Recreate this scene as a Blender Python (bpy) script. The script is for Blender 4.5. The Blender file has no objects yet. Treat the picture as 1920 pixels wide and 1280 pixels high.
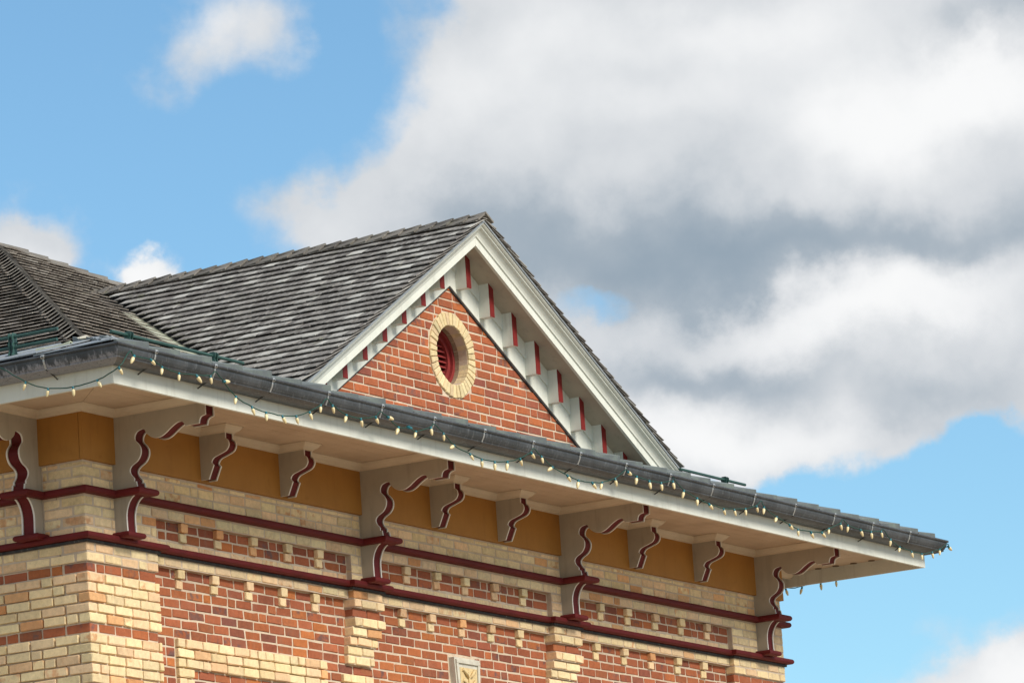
import bpy, bmesh, math, random
from mathutils import Vector, Matrix

rad = math.radians
scene = bpy.context.scene

# ------------------------------------------------------------------ camera
CAM = Vector((-31.9399, -22.5359, -7.1905))
YAW, PITCH, ROLL, FPX = rad(30.1402), rad(11.4761), rad(-3.7335), 9359.08
fw = Vector((math.cos(PITCH) * math.cos(YAW), math.cos(PITCH) * math.sin(YAW), math.sin(PITCH)))
rt = fw.cross(Vector((0, 0, 1))).normalized()
up = rt.cross(fw)
cr, sr = math.cos(ROLL), math.sin(ROLL)
CR = cr * rt + sr * up
CU = -sr * rt + cr * up
cam_data = bpy.data.cameras.new('camera')
cam_data.sensor_width = 36.0
cam_data.lens = FPX / 1920 * 36.0
cam_data.clip_start = 0.5
cam_data.clip_end = 6000
cam = bpy.data.objects.new('camera', cam_data)
scene.collection.objects.link(cam)
M = Matrix((CR, CU, -fw)).transposed().to_4x4()
M.translation = CAM
cam.matrix_world = M
scene.camera = cam
scene.render.resolution_x, scene.render.resolution_y = 1024, 682

# ------------------------------------------------------------------ world: daylight sky with cumulus
SUN_EL, SUN_AZ = rad(40), rad(-98)      # direction towards the (veiled) sun: azimuth measured from +x
world = bpy.data.worlds.new('World')
scene.world = world
world.use_nodes = True
nt = world.node_tree
nt.nodes.clear()


def N(tree, t, **kw):
    n = tree.nodes.new(t)
    for k, v in kw.items():
        setattr(n, k, v)
    return n


def mth(tree, op, a, b=None, c=None, clamp=False):
    n = tree.nodes.new('ShaderNodeMath')
    n.operation = op
    n.use_clamp = clamp
    for i, v in enumerate((a, b, c)):
        if v is None:
            continue
        if isinstance(v, (int, float)):
            n.inputs[i].default_value = v
        else:
            tree.links.new(v, n.inputs[i])
    return n.outputs[0]


def mixc(tree, fac, a, b, mode='MIX'):
    n = tree.nodes.new('ShaderNodeMix')
    n.data_type = 'RGBA'
    n.blend_type = mode
    n.clamp_factor = True
    for sock, v in ((n.inputs[0], fac), (n.inputs[6], a), (n.inputs[7], b)):
        if isinstance(v, (int, float)):
            sock.default_value = v
        elif isinstance(v, (tuple, list)):
            sock.default_value = (*v[:3], 1)
        else:
            tree.links.new(v, sock)
    return n.outputs[2]


def smooth(tree, v, lo, hi, a=0.0, b=1.0):
    n = tree.nodes.new('ShaderNodeMapRange')
    n.interpolation_type = 'SMOOTHSTEP'
    tree.links.new(v, n.inputs[0])
    for i, x in ((1, lo), (2, hi), (3, a), (4, b)):
        n.inputs[i].default_value = x
    return n.outputs[0]


tc = N(nt, 'ShaderNodeTexCoord')
sep = N(nt, 'ShaderNodeSeparateXYZ')
nrm = N(nt, 'ShaderNodeVectorMath', operation='NORMALIZE')
nt.links.new(tc.outputs['Generated'], nrm.inputs[0])
nt.links.new(nrm.outputs[0], sep.inputs[0])
az = mth(nt, 'ARCTAN2', sep.outputs[1], sep.outputs[0])
el = mth(nt, 'ARCSINE', sep.outputs[2])
U_ = mth(nt, 'DIVIDE', mth(nt, 'SUBTRACT', rad(30.14), az), rad(6))
V_ = mth(nt, 'DIVIDE', mth(nt, 'SUBTRACT', el, rad(11.45)), rad(4))
uv = N(nt, 'ShaderNodeCombineXYZ')
nt.links.new(mth(nt, 'MULTIPLY', U_, 1.5), uv.inputs[0])
nt.links.new(V_, uv.inputs[1])


def noise(scale, detail, rough=0.55, vec=None, off=(0, 0, 0), dist=0.0):
    n = N(nt, 'ShaderNodeTexNoise')
    n.inputs['Scale'].default_value = scale
    n.inputs['Detail'].default_value = detail
    n.inputs['Roughness'].default_value = rough
    n.inputs['Distortion'].default_value = dist
    a = N(nt, 'ShaderNodeVectorMath', operation='ADD')
    nt.links.new(vec if vec else uv.outputs[0], a.inputs[0])
    a.inputs[1].default_value = off
    nt.links.new(a.outputs[0], n.inputs['Vector'])
    return n.outputs['Fac']


# gentle warp of the cloud coordinates so that outlines are billowy
w1 = mth(nt, 'SUBTRACT', noise(1.7, 8, 0.56, off=(3.1, 7.7, 1.3)), 0.5)
w2 = mth(nt, 'SUBTRACT', noise(1.7, 8, 0.56, off=(9.4, 2.2, 5.9)), 0.5)
WU = mth(nt, 'ADD', mth(nt, 'MULTIPLY', U_, 1.5), mth(nt, 'MULTIPLY', w1, 0.60))
WV = mth(nt, 'ADD', V_, mth(nt, 'MULTIPLY', w2, 0.55))


def blob(px, py, rx, ry, gain=1.0):
    """elliptic lump of cloud; centre and radii are given for a 1920 wide view and turned into sky angles"""
    d = fw + CR * (px - 960) / FPX - CU * (py - 640) / FPX
    d.normalize()
    cu = (30.14 - math.degrees(math.atan2(d.y, d.x))) / 6 * 1.5
    cv = (math.degrees(math.asin(d.z)) - 11.45) / 4
    a = mth(nt, 'DIVIDE', mth(nt, 'SUBTRACT', WU, cu), rx / 640)
    b = mth(nt, 'DIVIDE', mth(nt, 'SUBTRACT', WV, cv), ry / 640)
    r2 = mth(nt, 'ADD', mth(nt, 'MULTIPLY', a, a), mth(nt, 'MULTIPLY', b, b))
    return mth(nt, 'MULTIPLY', mth(nt, 'EXPONENT', mth(nt, 'MULTIPLY', r2, -1.0)), gain)


def total(vals):
    t = vals[0]
    for v in vals[1:]:
        t = mth(nt, 'ADD', t, v)
    return t


cover = total([blob(*b) for b in (
    (1250, 230, 420, 270, 1.5), (1700, 160, 420, 330, 1.6), (1040, 300, 250, 220, .9), (800, 425, 270, 105, .95), (985, 90, 130, 170, .75),
    (1700, 440, 420, 170, 1.3), (1250, 440, 330, 120, 1.1), (640, 420, 110, 60, .45),
    (1560, 680, 440, 130, 1.25), (1230, 720, 180, 150, .95), (1400, 850, 210, 90, .95), (1130, 640, 120, 70, .5), (1850, 660, 200, 100, .6),
    (430, 50, 130, 130, .38), (560, 40, 140, 110, .30), (380, 150, 90, 100, .26),
    (30, 425, 90, 70, 1.0), (245, 515, 60, 50, 1.15), (130, 400, 80, 60, .2),
    (1860, 1290, 130, 90, 1.6), (1960, 1210, 100, 100, 1.0), (1940, 1010, 50, 60, .45),
    (1150, 545, 140, 95, -1.26), (1400, 1010, 420, 90, -.5), (1780, 850, 190, 80, -.6), (640, 60, 60, 140, -.3))])
fine = mth(nt, 'SUBTRACT', noise(3.0, 9, 0.58, off=(1.7, 4.1, 0.4)), 0.5)
softn = mth(nt, 'SUBTRACT', noise(2.3, 6, 0.55, off=(6.7, 1.1, 2.4)), 0.5)
inframe = mth(nt, 'EXPONENT', mth(nt, 'MULTIPLY', mth(nt, 'ADD', mth(nt, 'POWER', mth(nt, 'DIVIDE', U_, 1.7), 4),
                                                      mth(nt, 'POWER', mth(nt, 'DIVIDE', V_, 1.9), 4)), -1.0))
# broken cumulus of the same kind over the rest of the sky
dirn = nrm.outputs[0]
gen = mth(nt, 'MULTIPLY', mth(nt, 'SUBTRACT', noise(3.1, 8, 0.6, vec=dirn, off=(2.2, 0.3, 4.4)), 0.40), 6.0)
gen = mth(nt, 'MULTIPLY', gen, mth(nt, 'SUBTRACT', 1.0, inframe), clamp=True)
dens = total([mth(nt, 'MULTIPLY', cover, inframe), mth(nt, 'MULTIPLY', fine, 0.90), gen])
alpha = smooth(nt, dens, 0.22, 0.72)
# light and dark of the cloud masses
lum = total([blob(*b) for b in (
    (1640, 215, 190, 100, .40), (1850, 160, 110, 70, .38), (1420, 40, 260, 70, .22), (1250, 190, 160, 70, .14), (1050, 70, 160, 80, .12),
    (1680, 545, 190, 55, .40), (1480, 600, 160, 50, .22), (1310, 800, 160, 70, .36), (1480, 830, 130, 60, .22), (430, 40, 90, 60, .12), (30, 440, 60, 40, .16),
    (245, 510, 60, 50, .35), (1870, 1250, 130, 90, .4), (880, 190, 130, 90, .16),
    (1060, 460, 270, 80, -.23), (1370, 510, 260, 70, -.27), (1650, 440, 300, 60, -.14), (1850, 460, 200, 60, -.08), (1300, 690, 230, 55, -.22),
    (1640, 740, 320, 50, -.10), (820, 400, 150, 60, -.10), (1860, 50, 120, 60, -.16), (1200, 110, 120, 80, -.04))])
lum = total([lum, mth(nt, 'MULTIPLY', softn, 0.40)])
lumv = smooth(nt, lum, -0.56, 0.44)
ramp = N(nt, 'ShaderNodeValToRGB')
ramp.color_ramp.elements[0].position = 0.0
ramp.color_ramp.elements[0].color = (0.25, 0.335, 0.42, 1)
ramp.color_ramp.elements[1].position = 1.0
ramp.color_ramp.elements[1].color = (0.95, 0.955, 0.96, 1)
e = ramp.color_ramp.elements.new(0.30)
e.color = (0.40, 0.465, 0.53, 1)
e = ramp.color_ramp.elements.new(0.55)
e.color = (0.66, 0.69, 0.725, 1)
nt.links.new(lumv, ramp.inputs[0])
sky = N(nt, 'ShaderNodeTexSky', sky_type='NISHITA')
sky.sun_disc = False
sky.sun_elevation = SUN_EL
sky.sun_rotation = math.pi / 2 - SUN_AZ
sky.air_density = 1.0
sky.dust_density = 0.15
sky.ozone_density = 2.0
EXPOSURE = 1.45
SKY_STR = 0.053
skyc = mixc(nt, 1.0, sky.outputs[0], (0.79, 1.02, 1.05), 'MULTIPLY')
cl = mixc(nt, 1.0, ramp.outputs[0], (1 / SKY_STR / 2 ** EXPOSURE,) * 3, 'MULTIPLY')
alpha = mth(nt, 'MULTIPLY', alpha, smooth(nt, el, rad(-2), rad(3)))
fin = mixc(nt, alpha, skyc, cl)
bg = N(nt, 'ShaderNodeBackground')
bg.inputs['Strength'].default_value = SKY_STR
wout = N(nt, 'ShaderNodeOutputWorld')
nt.links.new(fin, bg.inputs[0])
nt.links.new(bg.outputs[0], wout.inputs[0])

# ------------------------------------------------------------------ sun, softened by cloud
sd = bpy.data.lights.new('sun', 'SUN')
sd.energy = 1.5
sd.angle = rad(20)
sd.color = (1.0, 0.93, 0.82)
sun = bpy.data.objects.new('sun', sd)
scene.collection.objects.link(sun)
sdir = Vector((math.cos(SUN_EL) * math.cos(SUN_AZ), math.cos(SUN_EL) * math.sin(SUN_AZ), math.sin(SUN_EL)))
sun.rotation_euler = sdir.to_track_quat('Z', 'Y').to_euler()
sun.location = (0, -30, 40)

scene.view_settings.view_transform = 'Standard'
scene.view_settings.look = 'None'
scene.view_settings.exposure = EXPOSURE
scene.view_settings.gamma = 1.0
scene.view_settings.use_curve_mapping = False

# ------------------------------------------------------------------ materials
MATS = {}


def new_mat(name):
    m = bpy.data.materials.new(name)
    m.use_nodes = True
    t = m.node_tree
    b = t.nodes['Principled BSDF']
    MATS[name] = m
    return m, t, b


def tnoise(t, scale, detail=4, rough=0.6, vec=None, scl=None):
    n = t.nodes.new('ShaderNodeTexNoise')
    n.inputs['Scale'].default_value = scale
    n.inputs['Detail'].default_value = detail
    n.inputs['Roughness'].default_value = rough
    if vec is None:
        g = t.nodes.new('ShaderNodeNewGeometry')
        vec = g.outputs['Position']
    if scl:
        mp = t.nodes.new('ShaderNodeVectorMath')
        mp.operation = 'MULTIPLY'
        t.links.new(vec, mp.inputs[0])
        mp.inputs[1].default_value = scl
        vec = mp.outputs[0]
    t.links.new(vec, n.inputs['Vector'])
    return n.outputs['Fac']


def tramp(t, v, stops, interp='LINEAR'):
    r = t.nodes.new('ShaderNodeValToRGB')
    cr_ = r.color_ramp
    cr_.interpolation = interp
    cr_.elements[0].position, cr_.elements[0].color = stops[0][0], (*stops[0][1], 1)
    cr_.elements[1].position, cr_.elements[1].color = stops[-1][0], (*stops[-1][1], 1)
    for p, c in stops[1:-1]:
        x = cr_.elements.new(p)
        x.color = (*c, 1)
    t.links.new(v, r.inputs[0])
    return r.outputs[0]


def bump(t, b, h, dist=0.004, strength=0.6):
    n = t.nodes.new('ShaderNodeBump')
    n.inputs['Distance'].default_value = dist
    n.inputs['Strength'].default_value = strength
    t.links.new(h, n.inputs['Height'])
    t.links.new(n.outputs[0], b.inputs['Normal'])


def rnd_value(t):
    """a random number per piece: object random for single pieces, the 'rnd' attribute inside joined ones"""
    oi = t.nodes.new('ShaderNodeObjectInfo')
    at = t.nodes.new('ShaderNodeAttribute')
    at.attribute_name = 'rnd'
    return mth(t, 'FRACT', mth(t, 'ADD', oi.outputs['Random'], at.outputs['Fac']))


def another(t, r, k):
    return mth(t, 'FRACT', mth(t, 'MULTIPLY', r, k))


def brick_mat(name, stops, blotch, blotch_lo, speck):
    m, t, b = new_mat(name)
    r = rnd_value(t)
    col = tramp(t, r, stops)
    r2 = another(t, r, 17.31)
    r3 = another(t, r, 53.77)
    # burnt or flushed patches on some bricks
    n = tnoise(t, 14, 3, 0.5)
    f = mth(t, 'MULTIPLY', smooth(t, n, 0.48, 0.66), smooth(t, r2, blotch_lo, blotch_lo + 0.12))
    col = mixc(t, mth(t, 'MULTIPLY', f, 0.8), col, blotch)
    n2 = tnoise(t, 60, 5, 0.7)
    col = mixc(t, smooth(t, n2, 0.60, 0.76, 0, 0.45), col, speck)
    n3 = tnoise(t, 160, 3, 0.6)
    n7 = tnoise(t, 26, 4, 0.6)
    hv = t.nodes.new('ShaderNodeHueSaturation')
    t.links.new(col, hv.inputs['Color'])
    t.links.new(mth(t, 'ADD', mth(t, 'ADD', mth(t, 'MULTIPLY', r3, 0.26), 0.80), mth(t, 'ADD', mth(t, 'MULTIPLY', mth(t, 'SUBTRACT', n3, 0.5), 0.40), mth(t, 'MULTIPLY', mth(t, 'SUBTRACT', n7, 0.5), 0.55))), hv.inputs['Value'])
    # grime in broad drifts
    n4 = tnoise(t, 2.2, 6, 0.65)
    col = mixc(t, smooth(t, n4, 0.52, 0.80, 0, 0.28), hv.outputs[0], (0.24, 0.18, 0.13))
    n6 = tnoise(t, 1.0, 5, 0.6, scl=(9, 9, 1.3))
    col = mixc(t, smooth(t, n6, 0.55, 0.78, 0, 0.30), col, (0.27, 0.20, 0.145))
    t.links.new(col, b.inputs['Base Color'])
    b.inputs['Roughness'].default_value = 0.9
    b.inputs['Specular IOR Level'].default_value = 0.25
    bump(t, b, mth(t, 'ADD', n2, mth(t, 'MULTIPLY', n3, 0.5)), 0.006, 0.7)
    return m


brick_mat('cream_brick', [(0.0, (0.86, 0.655, 0.355)), (0.35, (0.87, 0.675, 0.40)), (0.5, (0.83, 0.675, 0.385)), (0.70, (0.87, 0.63, 0.385)),
                          (0.90, (0.84, 0.57, 0.33)), (0.955, (0.77, 0.43, 0.20)), (1.0, (0.66, 0.30, 0.12))], (0.68, 0.34, 0.16), 0.82, (0.64, 0.50, 0.31))
brick_mat('ring_cream_brick', [(0.0, (0.74, 0.58, 0.32)), (0.5, (0.78, 0.62, 0.36)), (0.8, (0.72, 0.60, 0.35)), (1.0, (0.76, 0.56, 0.34))], (0.66, 0.45, 0.28), 0.85, (0.56, 0.44, 0.27))
brick_mat('red_brick', [(0.0, (0.35, 0.105, 0.050)), (0.25, (0.42, 0.130, 0.058)), (0.45, (0.31, 0.092, 0.050)), (0.62, (0.45, 0.140, 0.050)),
                        (0.78, (0.25, 0.080, 0.050)), (0.90, (0.50, 0.165, 0.05)), (1.0, (0.21, 0.075, 0.055))], (0.13, 0.085, 0.085), 0.80, (0.50, 0.20, 0.13))
brick_mat('gable_red_brick', [(0.0, (0.37, 0.105, 0.048)), (0.3, (0.45, 0.130, 0.050)), (0.55, (0.33, 0.092, 0.050)), (0.75, (0.49, 0.145, 0.046)),
                              (0.9, (0.26, 0.080, 0.055)), (1.0, (0.55, 0.165, 0.042))], (0.17, 0.085, 0.075), 0.74, (0.56, 0.25, 0.16))


def simple_mat(name, c1, c2, scale=6, rough=0.75, spec=0.3, lo=0.35, hi=0.75, bmp=0.0, bscale=60, scl=None, metallic=0.0, fine=None, streak=None):
    m, t, b = new_mat(name)
    col = mixc(t, smooth(t, tnoise(t, scale, 6, 0.65, scl=scl), lo, hi), c1, c2)
    if fine:
        col = mixc(t, smooth(t, tnoise(t, fine[0], 4, 0.6), fine[2], fine[3], 0, fine[4]), col, fine[1])
    if streak:
        col = mixc(t, smooth(t, tnoise(t, 1.0, 6, 0.65, scl=(15, 15, 1.7)), 0.50, 0.76, 0, streak[1]), col, streak[0])
    t.links.new(col, b.inputs['Base Color'])
    b.inputs['Roughness'].default_value = rough
    b.inputs['Specular IOR Level'].default_value = spec
    b.inputs['Metallic'].default_value = metallic
    if bmp:
        bump(t, b, tnoise(t, bscale, 4, 0.6), bmp, 0.6)
    return m


simple_mat('mortar', (0.62, 0.50, 0.38), (0.50, 0.395, 0.295), 9, 0.95, 0.15, bmp=0.006, bscale=90, fine=(45, (0.60, 0.52, 0.42), 0.55, 0.75, 0.6))
simple_mat('pale_mortar', (0.64, 0.52, 0.39), (0.50, 0.39, 0.285), 9, 0.95, 0.15, bmp=0.006, bscale=90, fine=(45, (0.72, 0.62, 0.50), 0.55, 0.75, 0.5))
simple_mat('white_paint', (0.70, 0.71, 0.64), (0.62, 0.635, 0.565), 3, 0.55, 0.4, bmp=0.0012, bscale=25, fine=(30, (0.44, 0.46, 0.41), 0.66, 0.80, 0.5), streak=((0.47, 0.46, 0.40), 0.5))
simple_mat('edge_paint', (0.74, 0.70, 0.64), (0.66, 0.61, 0.55), 8, 0.55, 0.4)
simple_mat('soffit_paint', (0.60, 0.46, 0.33), (0.52, 0.39, 0.27), 2.2, 0.65, 0.3, fine=(1.3, (0.42, 0.31, 0.21), 0.52, 0.72, 0.5), bmp=0.001)
simple_mat('cream_trim', (0.66, 0.55, 0.41), (0.59, 0.48, 0.35), 4, 0.6, 0.35)
simple_mat('stone_grey_paint', (0.44, 0.385, 0.305), (0.385, 0.335, 0.265), 3, 0.62, 0.35, fine=(12, (0.28, 0.25, 0.20), 0.62, 0.78, 0.5), bmp=0.001, streak=((0.30, 0.26, 0.205), 0.55))
simple_mat('ochre_paint', (0.40, 0.186, 0.040), (0.35, 0.160, 0.034), 2.5, 0.6, 0.25, fine=(7, (0.28, 0.12, 0.025), 0.56, 0.78, 0.45), bmp=0.002, streak=((0.27, 0.12, 0.026), 0.3))
simple_mat('maroon_paint', (0.130, 0.013, 0.014), (0.095, 0.010, 0.011), 5, 0.6, 0.2, fine=(40, (0.19, 0.05, 0.045), 0.64, 0.80, 0.4), bmp=0.0015)
simple_mat('bright_red_paint', (0.20, 0.018, 0.016), (0.15, 0.014, 0.012), 5, 0.6, 0.2)
simple_mat('louvre_red', (0.24, 0.032, 0.030), (0.19, 0.025, 0.024), 6, 0.6, 0.25)
simple_mat('flashing_metal', (0.33, 0.355, 0.37), (0.22, 0.245, 0.26), 7, 0.5, 0.5, metallic=0.35, fine=(35, (0.52, 0.54, 0.54), 0.56, 0.74, 0.7))
simple_mat('valley_metal', (0.42, 0.43, 0.32), (0.33, 0.35, 0.25), 3, 0.5, 0.5, metallic=0.1, fine=(14, (0.20, 0.20, 0.15), 0.60, 0.76, 0.6))
simple_mat('slate_panel', (0.10, 0.112, 0.115), (0.16, 0.19, 0.165), 5, 0.6, 0.45, fine=(30, (0.26, 0.30, 0.26), 0.60, 0.78, 0.55), bmp=0.003, bscale=40)
simple_mat('lead_and_shadow_black', (0.028, 0.028, 0.032), (0.07, 0.065, 0.062), 14, 0.7, 0.3, fine=(40, (0.36, 0.32, 0.27), 0.62, 0.74, 0.7))  # lead strip on the wall, also the painted shadow line below the rake frieze
simple_mat('green_pipe', (0.022, 0.066, 0.055), (0.036, 0.09, 0.076), 10, 0.45, 0.45, fine=(60, (0.16, 0.27, 0.23), 0.60, 0.78, 0.5))
simple_mat('black_iron', (0.02, 0.022, 0.022), (0.04, 0.045, 0.042), 20, 0.5, 0.4)
simple_mat('wire_green', (0.006, 0.05, 0.036), (0.01, 0.065, 0.046), 20, 0.5, 0.4)
simple_mat('socket_teal', (0.012, 0.12, 0.155), (0.02, 0.17, 0.21), 30, 0.45, 0.4)
simple_mat('bulb_cream', (0.80, 0.67, 0.38), (0.72, 0.59, 0.32), 30, 0.25, 0.5)
simple_mat('hanger_metal', (0.50, 0.51, 0.50), (0.34, 0.35, 0.35), 25, 0.4, 0.5, metallic=0.5)
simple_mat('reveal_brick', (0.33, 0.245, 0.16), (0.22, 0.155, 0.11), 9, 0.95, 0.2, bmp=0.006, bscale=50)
simple_mat('stone', (0.60, 0.57, 0.48), (0.46, 0.43, 0.36), 9, 0.85, 0.3, fine=(40, (0.36, 0.34, 0.29), 0.6, 0.76, 0.5), bmp=0.003)
simple_mat('stone_yellow', (0.66, 0.52, 0.28), (0.58, 0.42, 0.21), 20, 0.85, 0.3, fine=(35, (0.22, 0.21, 0.13), 0.62, 0.72, 0.6), bmp=0.003)
simple_mat('roof_felt', (0.03, 0.028, 0.026), (0.045, 0.04, 0.036), 10, 0.9, 0.2)
simple_mat('brown_vent', (0.16, 0.11, 0.07), (0.12, 0.08, 0.05), 30, 0.7, 0.3)
simple_mat('dark_void', (0.012, 0.011, 0.01), (0.02, 0.018, 0.016), 10, 0.9, 0.1)
simple_mat('gravel_ground', (0.36, 0.29, 0.21), (0.30, 0.24, 0.175), 0.25, 0.95, 0.1, fine=(3.0, (0.40, 0.335, 0.255), 0.5, 0.7, 0.6))


def gutter_mat():
    m, t, b = new_mat('gutter_zinc')
    g = t.nodes.new('ShaderNodeNewGeometry')
    base = mixc(t, smooth(t, tnoise(t, 3.0, 5, 0.6), 0.35, 0.7), (0.050, 0.056, 0.062), (0.095, 0.103, 0.112))
    # run-off streaks: noise squeezed along the gutter, long down its face
    st = tnoise(t, 1.0, 6, 0.7, vec=g.outputs['Position'], scl=(42, 42, 5))
    col = mixc(t, smooth(t, st, 0.52, 0.72, 0, 0.55), base, (0.22, 0.235, 0.25))
    st2 = tnoise(t, 1.0, 5, 0.65, vec=g.outputs['Position'], scl=(16, 16, 9))
    col = mixc(t, smooth(t, st2, 0.54, 0.72, 0, 0.7), col, (0.055, 0.052, 0.05))
    n5 = tnoise(t, 90, 3, 0.6)
    col = mixc(t, smooth(t, n5, 0.60, 0.75, 0, 0.35), col, (0.36, 0.33, 0.31))
    t.links.new(col, b.inputs['Base Color'])
    b.inputs['Metallic'].default_value = 0.35
    b.inputs['Roughness'].default_value = 0.48
    bump(t, b, tnoise(t, 9, 4, 0.6), 0.006, 0.35)


gutter_mat()


def stained_mat():
    m, t, b = new_mat('gutter_stained')
    g = t.nodes.new('ShaderNodeNewGeometry')
    base = mixc(t, smooth(t, tnoise(t, 4.0, 5, 0.6), 0.35, 0.7), (0.045, 0.052, 0.06), (0.085, 0.095, 0.105))
    # lime bloom creeping up the face in ragged tongues
    st = tnoise(t, 1.0, 6, 0.72, vec=g.outputs['Position'], scl=(24, 24, 4))
    sp = t.nodes.new('ShaderNodeSeparateXYZ')
    t.links.new(g.outputs['Position'], sp.inputs[0])
    h = mth(t, 'ADD', mth(t, 'MULTIPLY', mth(t, 'SUBTRACT', 0.512, sp.outputs[2]), 9.0), mth(t, 'MULTIPLY', mth(t, 'SUBTRACT', st, 0.5), 2.6))
    col = mixc(t, smooth(t, h, -0.05, 0.35, 0, 0.75), base, (0.34, 0.345, 0.38))
    st2 = tnoise(t, 1.0, 5, 0.7, vec=g.outputs['Position'], scl=(60, 60, 8))
    col = mixc(t, smooth(t, st2, 0.52, 0.70, 0, 0.8), col, (0.04, 0.042, 0.048))
    t.links.new(col, b.inputs['Base Color'])
    b.inputs['Metallic'].default_value = 0.2
    b.inputs['Roughness'].default_value = 0.55
    bump(t, b, st2, 0.004, 0.4)


stained_mat()


def shingle_mat(name, stops, streak):
    m, t, b = new_mat(name)
    r = rnd_value(t)
    uvn = t.nodes.new('ShaderNodeUVMap')
    comb = t.nodes.new('ShaderNodeCombineXYZ')
    t.links.new(mth(t, 'MULTIPLY', r, 91.0), comb.inputs[0])
    t.links.new(mth(t, 'MULTIPLY', r, 37.0), comb.inputs[1])
    add = t.nodes.new('ShaderNodeVectorMath')
    t.links.new(uvn.outputs[0], add.inputs[0])
    t.links.new(comb.outputs[0], add.inputs[1])
    v = add.outputs[0]
    col = tramp(t, r, stops)
    s1 = tnoise(t, 1.0, 5, 0.7, vec=v, scl=(34, 5, 1))
    col = mixc(t, smooth(t, s1, 0.46, 0.72, 0, 0.75), col, streak)
    s2 = tnoise(t, 1.0, 4, 0.7, vec=v, scl=(110, 14, 1))
    col = mixc(t, smooth(t, s2, 0.54, 0.74, 0, 0.85), col, (0.035, 0.032, 0.030))
    lich = tnoise(t, 7, 5, 0.65)
    col = mixc(t, smooth(t, lich, 0.58, 0.74, 0, 0.5), col, (0.25, 0.26, 0.16))
    t.links.new(col, b.inputs['Base Color'])
    b.inputs['Roughness'].default_value = 0.85
    b.inputs['Specular IOR Level'].default_value = 0.3
    bump(t, b, mth(t, 'ADD', s1, s2), 0.006, 0.8)


shingle_mat('shingle', [(0.0, (0.10, 0.09, 0.083)), (0.2, (0.19, 0.175, 0.16)), (0.4, (0.13, 0.12, 0.11)), (0.6, (0.32, 0.305, 0.28)),
                        (0.75, (0.17, 0.155, 0.14)), (0.88, (0.50, 0.49, 0.45)), (1.0, (0.14, 0.125, 0.115))], (0.62, 0.60, 0.56))
shingle_mat('brown_shingle', [(0.0, (0.17, 0.145, 0.125)), (0.3, (0.28, 0.245, 0.215)), (0.55, (0.20, 0.17, 0.145)), (0.75, (0.38, 0.34, 0.30)),
                              (0.9, (0.26, 0.225, 0.19)), (1.0, (0.48, 0.445, 0.40))], (0.52, 0.48, 0.42))

shingle_mat('cap_shingle', [(0.0, (0.10, 0.09, 0.08)), (0.35, (0.16, 0.145, 0.125)), (0.6, (0.12, 0.105, 0.09)), (0.85, (0.22, 0.20, 0.175)), (1.0, (0.14, 0.125, 0.105))], (0.34, 0.32, 0.28))

# ------------------------------------------------------------------ builders
GZ = CAM.z - 1.65           # ground level
COL = scene.collection
rng = random.Random(11)


def link(name, me, parent=None, loc=None):
    o = bpy.data.objects.new(name, me)
    COL.objects.link(o)
    if parent is not None:
        o.parent = parent
    if loc is not None:
        o.location = loc
    return o


def mesh(name, verts, faces, mats, fm=None, uvs=None, smooth_=False, rnds=None):
    me = bpy.data.meshes.new(name)
    me.from_pydata([tuple(v) for v in verts], [], faces)
    for m in (mats if isinstance(mats, (list, tuple)) else [mats]):
        me.materials.append(MATS[m])
    if fm:
        me.polygons.foreach_set('material_index', fm)
    if uvs:
        l = me.uv_layers.new(name='UVMap')
        flat = []
        for p in me.polygons:
            for vi in p.vertices:
                flat += uvs[vi]
        l.data.foreach_set('uv', flat)
    if rnds:
        a = me.attributes.new('rnd', 'FLOAT', 'FACE')
        a.data.foreach_set('value', rnds)
    if smooth_:
        me.polygons.foreach_set('use_smooth', [True] * len(me.polygons))
    me.update()
    return me


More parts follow.
